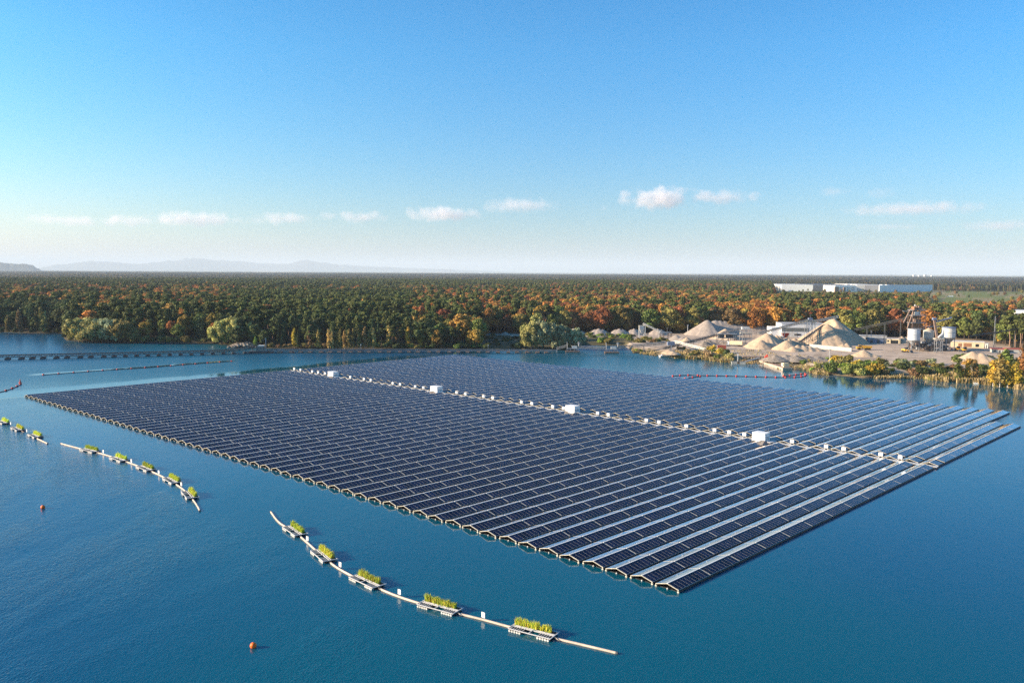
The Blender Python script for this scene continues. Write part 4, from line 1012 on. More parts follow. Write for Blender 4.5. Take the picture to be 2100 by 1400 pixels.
for k in range(9): m.beam((k*1.7-2,0,-1),(k*1.7-2,0,3.2),.3,.3); m.beam((k*1.7-2,0,0),(k*1.7-.4,0,3),.15,.15)
m.build('pile',M['dark'],t); m=MB(); m.box(-3,13,-1,1.5,3.2,3.6); m.build('deck',M['rust'],t)
o=P(1365,731.5,0); t=thing('white_pontoon','small white landing pontoon at the tip of the quarry shore','pontoon',o,R(12)); m=MB(); m.box(-4.3,4.3,-1.4,1.4,-.2,.9); m.build('float',M['offw'],t); m=MB(); m.box(-4.5,4.5,-1.6,1.6,.9,1.05); m.box(-3,-1,-.8,.8,1.05,1.6); m.build('deck',M['white'],t)
o=P(2005,787,0); t=thing('rowing_boat','small white boat at the reeds near the yellow birches','boat',o,R(-12)); m=MB(); m.hexa([(-1.6,-.4,-.1),(1.6,-.5,-.1),(1.6,.5,-.1),(-1.6,.4,-.1),(-2.3,-.55,.75),(2.0,-.8,.65),(2.0,.8,.65),(-2.3,.55,.75)]); m.build('hull',M['white'],t); m=MB(); m.box(-.3,.1,-.7,.7,.66,.72); m.build('thwart',M['pipe'],t)
# far masts, pylons, cooling towers
t,hh=lattice_mast('tall thin red and white transmitter mast rising above the far forest',923,571,547,1.6,'mast',2)
m=MB(); m.beam((0,0,hh*.75),(0,0,hh*1.02),1.4,1.4); m.build('antenna',M['red'],t)
PU=[1253,1285,1320,1357,1395,1434,1489,1543,1601,1664,1722,1776,1829,1952,1985,2045]
for i,u in enumerate(PU):
    dst=9000; d=ray(u,562); a=math.atan2(d.x,d.y); o=Vector((math.sin(a)*dst,math.cos(a)*dst,2)); t=thing('power_pylon',f'tiny power pylon on the horizon, {ORD[i]} from the left','power pylon',o,0,'power pylons along the horizon')
    m=MB(); hh=44+(i*7%5)*2
    for s in (-1,1): m.beam((s*4,0,0),(s*.6,0,hh),.9,.9)
    for k in range(5): m.beam((-4+k*.65,0,hh*k/5),(4-(k+1)*.65,0,hh*(k+1)/5),.5,.5)
    m.build('lattice',M['mast'],t)
    for z in (hh*.62,hh*.8): m=MB(); m.beam((-9,0,z),(9,0,z),.8,.8); m.build('cross_arm',M['mast'],t)
for i,u in enumerate((1874,1885,1897,1911)):
    dst=12000; d=ray(u,562); a=math.atan2(d.x,d.y); o=Vector((math.sin(a)*dst,math.cos(a)*dst,2)); t=thing('cooling_tower',f'pale cooling tower far away on the horizon, {ORD[i]} from the left','cooling tower',o,0,'cooling towers on the horizon')
    m=MB(); hh=(46,40,48,38)[i]; m.cyl((0,0,0),(0,0,hh*.65),24,15,n=18,cap=False); m.cyl((0,0,hh*.65),(0,0,hh),15,17,n=18); m.build('shell',M['steam'],t,smooth=True)
# ------------------------------------------------------------------ vegetation
def crown(seed,lobes,nq,leaf,matn,flat=1.0,hull=.72,droop=0):
    g=random.Random(seed); b=MB(); tot=sum(r*r for *_,r,_z in lobes)
    for (x,y,z,r,rz) in lobes:
        tone=g.uniform(.2,.8)
        b.ball((x,y,z),r*hull,rz*hull,7,5,0,tone*.6,.18,g)  # inner hull toned darker than its leaves: crown shade put into colour
        n=int(nq*r*r/tot)
        for _ in range(n):
            a=g.uniform(0,2*PI); cz=g.uniform(-.85,1); s=math.sqrt(max(0,1-cz*cz)); k=g.uniform(.72,1.12)
            d=Vector((s*math.cos(a),s*math.sin(a),cz)); c=Vector((x+d.x*r*k,y+d.y*r*k,z+d.z*rz*k))
            nrm=(d+Vector((g.gauss(0,.55),g.gauss(0,.55),g.gauss(0,.45)))).normalized(); e=nrm.orthogonal().normalized(); e=Matrix.Rotation(g.uniform(0,PI),3,nrm)@e; f=nrm.cross(e)
            L=leaf*g.uniform(.6,1.4); w_=L*g.uniform(.5,.9); e=e*L/2; f=f*w_/2
            if droop: f=f+Vector((0,0,-droop*L*.5))
            b.face([c-e-f*.4,c-f,c+e-f*.3,c+e*.6+f,c-e*.5+f*.9],0,min(1,max(0,tone+g.uniform(-.35,.35))))
    return b.mesh('crown',M[matn],attr='leaf')
def trunk(seed,h,r,matn,lean=.3,branches=(),top_=.9):
    g=random.Random(seed); b=MB(); pts=[Vector((g.uniform(-lean,lean)*k/4,g.uniform(-lean,lean)*k/4,-.5+(h*top_+.5)*k/4)) for k in range(5)]
    for k in range(4): b.cyl(pts[k],pts[k+1],r*(1-.2*k),r*(1-.2*(k+1)),n=6,cap=False)
    for (x,y,z) in branches:
        zz=max(h*.25,z-abs(x)-abs(y)); k=min(3,int(zz/h/top_*4)); b.cyl(lerp(pts[k],pts[k+1],.5) if k<3 else pts[3],(x,y,z),r*.35,r*.12,n=5,cap=False)
    return b.mesh('trunk',M[matn])
def lobes_round(seed,h,r,base,n):
    g=random.Random(seed); o=[(0,0,h*.5+base*.5,r*.62,(h-base)*.42)]
    for i in range(n):
        t=g.uniform(0,1); z=base+(h-base)*(.12+.8*t); rr=r*math.sin(PI*(.18+.70*t))**.8; a=i*2.4+g.uniform(-.4,.4); s=r*g.uniform(.30,.46); rad=max(0,rr-s*.6)
        o.append((math.cos(a)*rad,math.sin(a)*rad,min(z,h-s*.7),s,s*g.uniform(.75,1.05)))
    o.append((g.uniform(-.5,.5),g.uniform(-.5,.5),h-r*.32,r*.38,r*.34)); return o
def lobes_pine(seed,h):
    g=random.Random(seed); o=[]
    for i in range(g.randint(8,11)):
        t=g.uniform(0,1); z=h*(.58+.38*t); rad=(1-t*.75)*h*.13*g.uniform(.3,1.2); a=i*2.4+g.uniform(-.5,.5); s=h*g.uniform(.065,.105)
        o.append((math.cos(a)*rad,math.sin(a)*rad,z,s,s*.55))
    o.append((0,0,h*.96,h*.08,h*.06)); return o
def lobes_spruce(seed,h,r):
    g=random.Random(seed); o=[]; n=9
    for i in range(n):
        t=i/(n-1); rr=r*(1-t)**.85+.25; z=h*(.10+.86*t); o.append((0,0,z,rr*.7,h*.075))
        for k in range(4 if i<6 else 0): a=g.uniform(0,2*PI); o.append((math.cos(a)*rr*.65,math.sin(a)*rr*.65,z-rr*.12,rr*.38,rr*.22))
    return o
def lobes_birch(seed,h,r,base):
    g=random.Random(seed); o=[]
    for i in range(11):
        t=i/10; rr=r*math.sin(PI*(.15+.75*t))**.7*(1-.35*t); a=g.uniform(0,2*PI); z=base+(h-base)*t*.95; s=rr*g.uniform(.5,.75)+.2; o.append((math.cos(a)*rr*.4,math.sin(a)*rr*.4,z,s,s*1.35))
    return o
def lobes_willow(seed,h,r):
    g=random.Random(seed); o=[(0,0,h*.45,r*.6,h*.38)]
    for i in range(22):
        a=i*2.4; t=g.uniform(0,1); rad=r*(.25+.65*math.sqrt(g.random())); z=h*(.16+.75*t*(1-.45*(rad/r)**2)); s=r*g.uniform(.18,.32); o.append((math.cos(a)*rad,math.sin(a)*rad,max(s*.6,z),s,s*g.uniform(.8,1.2)))
    return o
SHAPE={}
for k in range(3):
    h=22; lb=lobes_pine(40+k,h); SHAPE['pine',k]=(h,lb,lambda m,lb=lb,k=k:crown(50+k,lb,700,1.15,m),trunk(60+k,h,.28,'pinebark',.8,[l[:3] for l in lb[:5]],.93))
for k in range(2):
    h=22; lb=lobes_spruce(70+k,h,3.3); SHAPE['spruce',k]=(h,lb,lambda m,lb=lb,k=k:crown(75+k,lb,700,1.1,m,droop=.4),trunk(78+k,h,.25,'bark',.1))
for k in range(4):
    h=20; lb=lobes_round(80+k,h,5.9,3.6,19); SHAPE['beech',k]=(h,lb,lambda m,lb=lb,k=k:crown(90+k,lb,1500,1.15,m),trunk(95+k,h,.35,'bark',.5,[l[:3] for l in lb[1:6]],.7))
for k in range(2):
    h=14; lb=lobes_birch(100+k,h,2.3,2.2); SHAPE['birch',k]=(h,lb,lambda m,lb=lb,k=k:crown(105+k,lb,650,.75,m,hull=.5),trunk(108+k,h,.15,'birchbark',.4,(),.95))
for k in range(2):
    h=15; lb=lobes_willow(110+k,h,8.2); SHAPE['willow',k]=(h,lb,lambda m,lb=lb,k=k:crown(115+k,lb,2600,1.0,m,droop=.5),trunk(118+k,h,.5,'bark',1,[l[:3] for l in lb[1:7]],.6))
for k in range(3):
    h=4; lb=[(0,0,1.6,1.6,1.5)]+[(math.cos(i*1.7+k)*1.3,math.sin(i*1.7+k)*1.3,1.2+.5*((i*3+k)%4),.95,.95) for i in range(7)]; SHAPE['shrub',k]=(h,lb,lambda m,lb=lb,k=k:crown(125+k,lb,700,.5,m,hull=.6),trunk(128+k,h,.1,'bark',.2,(),.7))
MESH={}
def tmesh(sp,k,leafc):
    key=(sp,k,leafc)
    if key not in MESH: MESH[key]=(SHAPE[sp,k][2]('f_'+leafc),SHAPE[sp,k][3],SHAPE[sp,k][0])
    return MESH[key]
NAMEK={'pine':('pine_tree','pine tree'),'spruce':('spruce_tree','spruce tree'),'beech':('broadleaf_tree','broadleaf tree'),'birch':('birch_tree','birch tree'),'willow':('willow_tree','willow tree'),'shrub':('shrub','shrub')}
NV={'pine':3,'spruce':2,'beech':4,'birch':2,'willow':2,'shrub':3}
def plant(sp,k,leafc,loc,h,rz,label,group,wid=1.0):
    cm,tm,h0=tmesh(sp,k,leafc); nm,cat=NAMEK[sp]
    t=thing(nm,label,cat,loc,rz,group); s=h/h0; t.scale=(s*wid,s*wid,s)
    obj('trunk',tm,t); obj('crown',cm,t); return t
CW={'pine':'dark green','spruce':'dark blue-green','dgreen':'dull dark green','green':'mid green','olive':'olive green','orange':'orange autumn','rust':'rusty red autumn','gold':'golden autumn','brown':'brown autumn',
 'yellow':'bright yellow','willow':'pale olive','greywillow':'grey-green','birch':'straw yellow','lime':'bright lime green','reed':'tan'}
def zone(u):
    for lim,tx in ((135,'on the shore left of the big olive willow clump'),(300,'around the big olive willow clump'),(440,'on the shore between the willow clump and the rocky spit'),(560,'behind the rocky spit'),(780,'behind the row of straw yellow birches'),
        (1060,'on the shore left of the grey-green willows'),(1200,'behind the grey-green willows'),(1400,'behind the row of flat grey heaps'),(1590,'behind the long ridge heap'),(1760,'behind the warehouse and the biggest cone'),(1960,'behind the silos'),(9999,'right of the silos behind the cream shed')):
        if u<lim: return tx
# hand placed trees: (kind,colour,u,v base,v top,width factor,label)
HP=[]
HP+=[('beech','willow',1100,703,641,.75,'tall pale green tree rising behind the grey-green shore clump, left one'),('beech','green',1131,703,644,.75,'tall green tree rising behind the grey-green shore clump, right one')]
for u,v,vt,w_,c,l in ((163,700,646,1.15,'willow','leftmost of the big olive willow clump, leaning over the water'),(190,701.5,652,1.0,'willow','second from the left in the olive willow clump'),(222,701,648,1.1,'greywillow','grey-green one in the middle of the olive willow clump'),(255,702,650,1.05,'olive','right end of the olive willow clump'),
   (455,706,650,.9,'willow','left of the two behind the rocky spit'),(487,706,645,1.0,'willow','right of the two behind the rocky spit'),(1090,716,655,.7,'willow','leftmost in the grey-green shore clump'),(1115,716,652,.72,'greywillow','tallest in the grey-green shore clump'),(1146,716,660,.8,'greywillow','third from the left in the grey-green shore clump'),(1175,715,668,.95,'greywillow','rightmost in the grey-green shore clump'),(1078,700,662,.6,'willow','slim one at the left rear of the grey-green clump')):
    HP.append(('willow',c,u,v,vt,w_,'willow tree, '+l))
for i,(u,v,vt,c) in enumerate(((604,713,672,'yellow'),(636,712,667,'brown'),(652,713,676,'birch'),(674,717,675,'birch'),(681,717,678,'birch'),(690,717,680,'olive'),(698,717,674,'olive'),(707,716,677,'birch'),(716,716,674,'birch'),(725,716,673,'olive'),(736,716,674,'olive'),(748,716,671,'birch'),(757,716,677,'olive'),(766,716,673,'birch'),(798,714,667,'birch'),(815,714,672,'brown'),(838,714,668,'yellow'),(845,714,673,'brown'),(863,714,665,'yellow'),(17,684,646,'olive'),(41,684,634,'brown'),(75,684,637,'olive'),(84,684,629,'olive'),(93,684,638,'willow'))):
    HP.append(('birch',c,u,v,vt,.95,f'{CW[c]} birch tree on the far shore, {ordw(i+1) if i<19 else ORD[i-19]} from the left '+('in the shore row' if i<19 else 'in the shaded cove')))
HP.append(('birch','lime',525,712,690,1.6,'small lime green tree on the rocky spit'))
for u,v,vt,w_,c,l in ((1966,781,739,1.7,'green','green birch above the tan reeds right of centre bank'),(1985,781,740,1.3,'yellow','slim yellow birch left of the small white boat'),(1998,781,738,1.2,'birch','pale yellow birch just above the small white boat'),
    (2036,790,738,1.7,'yellow','leftmost bright yellow birch of the right corner group'),(2050,792,726,1.6,'birch','second birch with a pale trunk in the right corner group'),(2066,793,738,1.7,'yellow','third bright yellow birch of the right corner group'),(2083,794,742,1.7,'yellow','rightmost bright yellow birch of the right corner group'),
    (2064,770,715,2.0,'green','broad green birch rising behind the yellow right corner group'),(2095,780,715,1.5,'rust','reddish birch at the right edge')):
    HP.append(('birch',c,u,v,vt,w_,l))
for i,(sp,c,u,v,vt,w_,l) in enumerate(HP):
    p=P(u,v,.4 if u<1300 else .8); g=random.Random(i*7+1); h=up(p,vt); hh0=SHAPE[sp,0][0]
    plant(sp,i%NV[sp],c,p,h,g.uniform(0,6.28),l,None,w_*(hh0/h if sp=='willow' and False else 1.0))
# shrubs on the right bank and elsewhere
SB_=[]
g=random.Random(77)
def band(u0,u1,n,vlo,vhi,hlo,hhi,cols_,where):
    for i in range(n):
        u=lerp(u0,u1,(i+g.uniform(.1,.9))/n); v=g.uniform(0,1); p=P(u,lerp(vlo(u),vhi(u),v),1.0); SB_.append((p,g.uniform(hlo,hhi),g.choice(cols_),where))
def shv(u): 
    for (a,ra),(b,rb) in zip(SH,SH[1:]):
        if a<=u<=b: return lerp(ra,rb,(u-a)/(b-a))
    return 800
band(1185,1302,48,lambda u:705,lambda u:690,3.0,5.5,['green','olive','lime','dgreen','green'],'on the slope below the flat grey heaps')
band(1302,1372,14,lambda u:708,lambda u:700,3.5,6.5,['green','olive','olive','brown','willow'],'between the hopper and the bridge conveyor')
band(1300,1345,5,lambda u:722,lambda u:716,1.4,2.6,['lime','green','reed'],'low by the water under the bridge conveyor')
band(1392,1500,20,lambda u:shv(u)-3,lambda u:shv(u)-14,3,6.5,['yellow','olive','green','reed','dgreen','willow'],'on the bank right of the white landing pontoon')
band(1500,1600,8,lambda u:738,lambda u:728,1.2,2.6,['reed','brown','olive'],'on the bank above the barge')
band(1640,1700,10,lambda u:shv(u)-2,lambda u:shv(u)-26,2,4.5,['green','olive','lime','reed','willow'],'right of the barge')
band(1700,1800,24,lambda u:shv(u)-2,lambda u:shv(u)-24,4,8,['green','olive','lime','willow','green','yellow'],'on the bank below the dump truck')
band(1800,1960,34,lambda u:shv(u)-4,lambda u:shv(u)-24,3.5,7,['dgreen','green','greywillow','brown','dgreen','green','olive'],'on the bank below the silos')
band(1960,2110,24,lambda u:shv(u)-8,lambda u:shv(u)-40,4,8,['green','dgreen','olive','gold','willow'],'around the yellow birches at the right')
band(985,1078,26,lambda u:714,lambda u:692,3,5.5,['dgreen','spruce','dgreen'],'in the shade left of the grey-green willows')
band(465,540,6,lambda u:708,lambda u:704,1.5,3,['lime','green','olive'],'on and beside the rocky spit')
band(540,680,16,lambda u:713.5,lambda u:711,2,4.5,['dgreen','olive','brown'],'at the waterline left of the straw yellow birches')
band(765,1000,28,lambda u:715,lambda u:711,2.5,5.5,['dgreen','olive','dgreen','green'],'at the waterline right of the straw yellow birches')
band(140,290,12,lambda u:700,lambda u:697,2.5,5,['willow','olive','greywillow'],'at the foot of the olive willow clump')
band(270,440,16,lambda u:703,lambda u:700,3,6,['dgreen','dgreen','olive'],'at the waterline right of the olive willow clump')
band(-20,130,8,lambda u:683,lambda u:680,3,6,['dgreen','spruce'],'at the waterline in the shaded cove at the left')
for i,(p,h,c,wh) in enumerate(SB_):
    plant('shrub',i%3,c,p,h,i*1.3,f'{CW[c]} shrub {wh}',f'{CW[c]} shrubs {wh}',1.15)
# forest: species map by where a tree top shows
def species(x,y,z,q,q2):
    u,v=pix((x,y,z))
    def ch(*pr):
        s=sum(p for p,_ in pr); t=q*s
        for p,k in pr:
            t-=p
            if t<=0: return k
        return pr[-1][1]
    P_=('pine','pine');SPR=('spruce','spruce');O=('beech','orange');Ru=('beech','rust');G=('beech','gold');Ol=('beech','olive');Br=('beech','brown');Dg=('beech','dgreen');Gr=('beech','green')
    if v<573: return ch((65,P_),(10,Ol),(13,Br),(12,SPR))
    if u<470:
        if v<584: return ch((60,P_),(14,Ol),(14,Br),(5,O),(7,SPR))
        if v<610: return ch((38,O),(15,Ru),(25,P_),(12,Ol),(10,G))
        if v<(620 if u<145 else 632): return ch((26,O),(9,Ru),(36,P_),(14,Ol),(10,G),(5,SPR))
        if u<145: return ch((60,Dg),(30,SPR),(10,P_))  # shaded cove: its shade is put into the dark leaf colours
        if v<650: return ch((46,P_),(14,Dg),(10,O),(12,Gr),(8,G),(10,SPR))
        return ch((60,Dg),(25,SPR),(10,Gr),(5,Ol))
    if u<850:
        if v<586: return ch((60,P_),(12,Br),(10,Ol),(18,SPR))
        if v<600: return ch((55,SPR),(15,O),(15,Ol),(15,P_)) if u>560 else ch((20,O),(40,P_),(20,Ol),(10,G),(10,Br))
        if v<640: return ch((6,O),(80,P_),(5,G),(4,Ru),(5,Gr))
        if v<665: return ch((45,P_),(25,SPR),(22,Dg),(5,Ru),(3,G))
        return ch((55,Dg),(30,SPR),(15,Gr))
    if u<1090:
        if v<586: return ch((60,P_),(18,Br),(22,Ol))
        if v<602: return ch((38,O),(14,Ru),(30,P_),(18,Br))
        if v<650: return ch((29,O),(13,Ru),(30,P_),(14,Ol),(9,G),(5,Gr))
        return ch((45,Dg),(20,P_),(15,Gr),(12,G),(8,SPR))
    if u<1590:
        if v<582: return ch((62,P_),(23,Br),(15,Ol))
        if v<598: return ch((27,Ru),(25,O),(33,P_),(15,Br))
        if v<655: return ch((30,O),(18,Ru),(14,G),(14,Ol),(14,P_),(7,Br),(3,Gr))
        return ch((30,Dg),(20,Ol),(20,G),(15,O),(15,P_))
    if v<596: return ch((65,P_),(20,Br),(15,Ol))
    if v<618: return ch((45,P_),(16,O),(20,Ol),(10,Br),(9,Gr))
    if v<650: return ch((27,O),(15,Ru),(10,G),(22,P_),(16,Ol),(10,Gr))
    return ch((40,P_),(24,Gr),(14,G),(12,O),(10,Dg))
cand=[]
g=random.Random(99); TH_=R(37)
d=560.0
while d<3300:
    sp_=8.6 if d<900 else 9.6 if d<1300 else 11.5 if d<1900 else 13.5
    n=int(2*TH_*d/sp_)
    for i in range(n):
        th=-TH_+2*TH_*(i+g.random())/n; r=d+g.uniform(0,sp_)
        if r<Rs(th)+5: continue
        x,y=math.sin(th)*r,math.cos(th)*r
        if quarry(x,y,-.5): continue
        if field(x,y) and g.random()<.975: continue
        if r>2650 and math.degrees(th)>16.8 and math.degrees(th)<26.8 and r<3060: continue
        nz=noise.noise(Vector((x/50,y/50,1)))*.5+.5; q=.8*nz+.2*g.random()+(g.random()-.5)*.2; 
        # equalise
        q=min(.999,max(0,.5*(1+math.erf((q-.5)/.19))))
        sp,c=species(x,y,ZL+19,q,0)
        h={'pine':g.uniform(19,28),'spruce':g.uniform(15,27),'beech':g.uniform(15.5,24.5)}[sp]
        u,v=pix((x,y,ZL)); 
        edge=r-Rs(th)
        if u<1000 and edge<45: h*=lerp(.62,1,max(0,edge)/45)*g.uniform(.85,1.1)
        if u>1585 and r>1350: h=min(h,g.uniform(11,15.5))
        if 560<u<1000 and 40<edge<110: h*=.8
        if u>2040 and 648<v<705: h=min(h,9)
        if u>1885 and 900<r<1500: h=min(h,max(6,54-.030*r)+g.uniform(-2,1))
        if field(x,y): h=min(h,11)
        cand.append((r,x,y,sp,c,h,g.uniform(0,6.28),g.uniform(.9,1.4)*(1.2 if r>1900 else 1.12 if r>1300 else 1)))
    d+=sp_
cand.sort(key=lambda t:t[0])
# how visible: trees along the forest front come first
def vis(t):
    r,x,y=t[0],t[1],t[2]; th=math.atan2(x,y); u,v=pix((x,y,ZL))
    if not -60<u<2160: return 1e9
    f=vfor(u)
    front=Rs(th) if f<0 else P(u,f,ZL).to_2d().length
    return (r-front)*1.0+r*.12
cnt={'pine':0,'spruce':0,'beech':0}; LIM={'pine':285,'spruce':200,'beech':290}
order=sorted(range(len(cand)),key=lambda i:vis(cand[i])); used=set()
for i in order:
    r,x,y,sp,c,h,a,wd=cand[i]
    if vis(cand[i])>400: break
    if cnt[sp]>=LIM[sp]: continue
    cnt[sp]+=1; used.add(i); u,_=pix((x,y,ZL)); k=int(a*100)%NV[sp]
    nm={'pine':'tall pine','spruce':'spruce','beech':'broadleaf tree'}[sp]
    plant(sp,k,c,(x,y,ZL-.3 if r-Rs(math.atan2(x,y))>16 else 1.2),h,a,f'{CW[c]} {nm} {zone(u)}',f'{CW[c]} {nm}s {zone(u)}',wd)
# the rest of the forest: one object, instanced crowns
rest=[c for i,c in enumerate(cand) if i not in used]
keys=sorted({(c[3],int(c[6]*100)%NV[c[3]],c[4]) for c in rest}); kid={k:i for i,k in enumerate(keys)}
pm=bpy.data.meshes.new('forest'); pm.from_pydata([(c[1],c[2],ZL-.3) for c in rest],[],[])
def addattr(n_,ty,vals,key='value'):
    at=pm.attributes.new(n_,ty,'POINT'); at.data.foreach_set(key,vals)
addattr('kindi','INT',[kid[(c[3],int(c[6]*100)%NV[c[3]],c[4])] for c in rest])
addattr('rot','FLOAT',[c[6]*17.3%6.28 for c in rest])
sc=[]
for c in rest:
    s=c[5]/SHAPE[c[3],0][0]; sc.extend((s*c[7],s*c[7],s))
addattr('scl','FLOAT_VECTOR',sc,'vector')
fo=tag(obj('forest',pm),'dense autumn forest of countless trees stretching to the horizon','forest',kind='stuff')
ng=bpy.data.node_groups.new('forest scatter','GeometryNodeTree'); ng.interface.new_socket('Geometry',in_out='INPUT',socket_type='NodeSocketGeometry'); ng.interface.new_socket('Geometry',in_out='OUTPUT',socket_type='NodeSocketGeometry')
N=ng.nodes; gi=N.new('NodeGroupInput'); go=N.new('NodeGroupOutput'); gj=N.new('GeometryNodeJoinGeometry'); 
src=bpy.data.collections.new('tree sources')      # not linked to the scene: holds the shapes the scatter copies
def named(n_,ty):
    a=N.new('GeometryNodeInputNamedAttribute'); a.data_type=ty; a.inputs['Name'].default_value=n_; return a.outputs['Attribute']
ki,ro,sl_=named('kindi','INT'),named('rot','FLOAT'),named('scl','FLOAT_VECTOR')
cx=N.new('ShaderNodeCombineXYZ'); ng.links.new(ro,cx.inputs[2])
for k,i in kid.items():
    cm,tm,h0=tmesh(*k); vb=cm
    o=bpy.data.objects.new('tree_source',cm); src.objects.link(o)
    o2=bpy.data.objects.new('trunk_source',tm); src.objects.link(o2)
    j=N.new('GeometryNodeJoinGeometry')
    for oo in (o,o2):
        oi=N.new('GeometryNodeObjectInfo'); oi.inputs[0].default_value=oo; ng.links.new(oi.outputs['Geometry'],j.inputs[0])
    cp=N.new('FunctionNodeCompare'); cp.data_type='INT'; cp.operation='EQUAL'; ng.links.new(ki,cp.inputs[2]); cp.inputs[3].default_value=i
    ip=N.new('GeometryNodeInstanceOnPoints'); ng.links.new(gi.outputs[0],ip.inputs['Points']); ng.links.new(cp.outputs[0],ip.inputs['Selection']); ng.links.new(j.outputs[0],ip.inputs['Instance'])
    ng.links.new(cx.outputs[0],ip.inputs['Rotation']); ng.links.new(sl_,ip.inputs['Scale']); ng.links.new(ip.outputs[0],gj.inputs[0])
ng.links.new(gj.outputs[0],go.inputs[0]); md=fo.modifiers.new('scatter','NODES'); md.node_group=ng
# far canopy sheet
def canopy():
    g=random.Random(4); vs=[];fs=[];cl=[]; n=1300; rings=[]; r=3200.0
    while r<14000: rings.append(r); r*=1.012
    for r in rings:
        for i in range(n):
            th=-TH_+2*TH_*i/(n-1); rr=r*(1+g.uniform(-.005,.005)); x,y=math.sin(th)*rr,math.cos(th)*rr
            q=noise.noise(Vector((x/500,y/500,2))); z=ZL+17+g.uniform(-5,4.5)+q*4+ (3 if r>9000 else 0)
            if r==rings[0] : z=ZL-1
            if r>6500 and noise.noise(Vector((x/1600,y/1600,7)))>.22: z=ZL-2
            vs.append((x,y,z))
            c=g.random()*.5+(noise.noise(Vector((x/220,y/220,4)))*.5+.5)*.5
            base=(.030,.038,.015) if c<.5 else (.055,.046,.019) if c<.66 else (.080,.044,.019)
            k=g.uniform(.6,1.4); cl.extend((base[0]*k,base[1]*k,base[2]*k,1))
    for j in range(len(rings)-1):
        for i in range(n-1): fs.append((j*n+i,j*n+i+1,(j+1)*n+i+1,(j+1)*n+i))
    me=bpy.data.meshes.new('distant_forest'); me.from_pydata(vs,[],fs); ca=me.color_attributes.new('tint','FLOAT_COLOR','POINT'); ca.data.foreach_set('color',cl)
    me.materials.append(M['ground']); tag(obj('distant_forest',me),'far dull olive and brown forest reaching the horizon','forest',kind='stuff')
canopy()
# reeds and dry grass on the bank
def reeds():
    g=random.Random(21); b=MB()
    for (u0,u1,n,h0,h1,dv) in ((1383,1505,2600,1.4,2.8,6),(1296,1348,700,.8,1.6,4),(1655,1700,500,1.2,2.2,5),(1790,1880,500,1.0,2.0,4),(1880,1960,1700,1.6,3.0,7),(1955,2110,4200,1.8,3.4,9),(1500,1690,1700,.5,1.3,20)):
        for i in range(n):
            u=g.uniform(u0,u1); p=P(u,shv(u)-g.random()**1.4*dv+ .6,.3); 
            if noi(p.x,p.y,7)<-.25: continue
            p.z=min(2.6,max(0,(p.to_2d().length-Rs(math.atan2(p.x,p.y)))/7)); h=g.uniform(h0,h1); a=g.uniform(0,PI); w_=g.uniform(.18,.42); dx,dy=math.cos(a)*w_,math.sin(a)*w_; lx,ly=g.gauss(0,.35),g.gauss(0,.35)
            b.face([(p.x-dx,p.y-dy,p.z-.3),(p.x+dx,p.y+dy,p.z-.3),(p.x+dx*.7+lx,p.y+dy*.7+ly,p.z+h*.8),(p.x+lx,p.y+ly,p.z+h),(p.x-dx*.7+lx,p.y-dy*.7+ly,p.z+h*.75)],0 if g.random()<.8 else 1,g.random())
    tag(b.build('reed_bed',[M['f_reed'],M['f_olive']],attr='leaf'),'tan reeds and dry grass along the right bank','reeds',kind='stuff')
reeds()
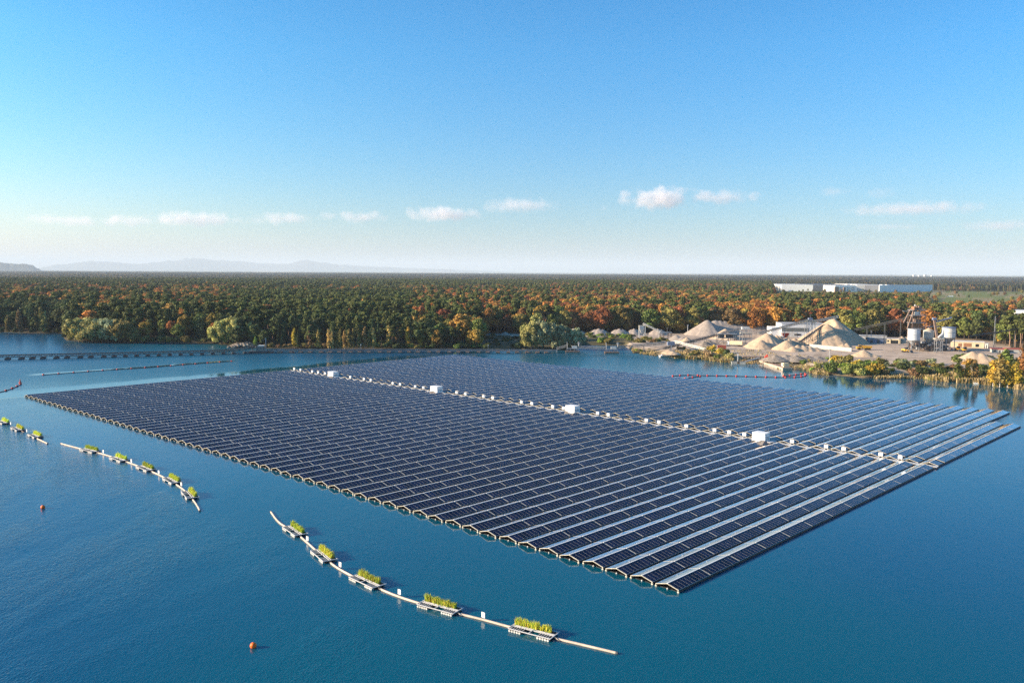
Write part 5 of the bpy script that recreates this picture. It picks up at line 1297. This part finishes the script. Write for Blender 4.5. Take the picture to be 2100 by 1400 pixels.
# ------------------------------------------------------------------ haze and clouds
def haze():
    b=MB(); s=92000; b.box(-s,s,-3000,s,-6,920); m=bpy.data.materials.new('haze air'); m.use_nodes=True; n=m.node_tree; n.nodes.remove(n.nodes['Principled BSDF'])
    v=n.nodes.new('ShaderNodeVolumePrincipled'); v.inputs['Color'].default_value=(.73,.84,.95,1); v.inputs['Density'].default_value=HAZE; v.inputs['Anisotropy'].default_value=.0
    n.links.new(v.outputs[0],n.nodes['Material Output'].inputs['Volume']); tag(b.build('haze',m),kind='stuff')
HAZE=3.6e-5
haze()
def clouds():
    m=bpy.data.materials.new('cloud vapour'); m.use_nodes=True; n=m.node_tree; n.nodes.remove(n.nodes['Principled BSDF']); L=n.links.new
    v=n.nodes.new('ShaderNodeVolumePrincipled'); v.inputs['Color'].default_value=(.95,.93,.96,1); v.inputs['Anisotropy'].default_value=.2
    tc=n.nodes.new('ShaderNodeTexCoord'); g=n.nodes.new('ShaderNodeNewGeometry')
    no=n.nodes.new('ShaderNodeTexNoise'); no.inputs['Scale'].default_value=.0022; no.inputs['Detail'].default_value=5; no.inputs['Roughness'].default_value=.55; L(g.outputs['Position'],no.inputs['Vector'])
    ln=n.nodes.new('ShaderNodeVectorMath'); ln.operation='LENGTH'; L(tc.outputs['Object'],ln.inputs[0])
    s1=n.nodes.new('ShaderNodeMath'); s1.operation='SUBTRACT'; s1.inputs[0].default_value=.78; L(ln.outputs['Value'],s1.inputs[1])
    a=n.nodes.new('ShaderNodeMath'); a.operation='MULTIPLY_ADD'; L(no.outputs[0],a.inputs[0]); a.inputs[1].default_value=2.9; a.inputs[2].default_value=-1.48
    ad=n.nodes.new('ShaderNodeMath'); ad.operation='ADD'; L(s1.outputs[0],ad.inputs[0]); L(a.outputs[0],ad.inputs[1])
    oi=n.nodes.new('ShaderNodeAttribute'); oi.attribute_type='OBJECT'; oi.attribute_name='thick'
    mu=n.nodes.new('ShaderNodeMath'); mu.operation='MULTIPLY'; mu.use_clamp=False; L(ad.outputs[0],mu.inputs[0]); L(oi.outputs['Fac'],mu.inputs[1])
    mxx=n.nodes.new('ShaderNodeMath'); mxx.operation='MAXIMUM'; L(mu.outputs[0],mxx.inputs[0]); mxx.inputs[1].default_value=0
    L(mxx.outputs[0],v.inputs['Density']); L(v.outputs[0],n.nodes['Material Output'].inputs['Volume'])
    b=MB(); b.ball((0,0,0),1.0,1.0,20,12); me=b.mesh('cloud',m)
    CL=[(1352,406,62,19,1.0,'bright puffy white cloud, the thickest one above the warehouse'),(1478,405,56,12,.55,'greyish white cloud just right of the brightest cloud'),(905,438,60,13,.7,'lens shaped white cloud above the middle of the horizon'),(1070,421,58,13,.4,'faint ragged cloud right of the lens shaped one'),
        (1020,426,30,9,.2,'very faint wisp left of the ragged cloud'),(738,446,40,11,.6,'small white cloud in the pair left of centre, right one'),(683,441,18,9,.6,'tiny white cloud in the pair left of centre, left one'),(582,449,50,10,.5,'flat white cloud left of the small pair'),(400,450,72,12,.55,'widest part of the long flat cloud on the left'),
        (270,453,60,9,.35,'thin middle part of the long flat cloud on the left'),(135,452,75,8,.3,'thin leftmost part of the long flat cloud on the left'),(1875,428,98,10,.35,'long thin greyish cloud on the right'),(1712,393,24,10,.3,'small wisp above the long greyish cloud, left one'),(1806,398,24,9,.22,'small wisp above the long greyish cloud, right one'),
        (2060,463,70,8,.3,'thin grey cloud streak at the right edge'),(1830,465,60,5,.15,'faint flat streak low on the right'),(1297,411,18,7,.25,'tiny wisp left of the brightest cloud'),(1237,427,14,6,.2,'tiny faint puff between the ragged and the brightest cloud')]
    for u,v_,w_,h_,th,l in CL:
        d=ray(u,v_); D=31000.0; p=Vector((0,0,H))+d.normalized()*D; mp=D/F
        o=obj('cloud',me,None,p,-math.atan2(d.x,d.y)); o.scale=(w_*1.5*mp,w_*.8*mp,h_*1.5*mp); o['thick']=th*.0042
        tag(o,l,'cloud')
clouds()
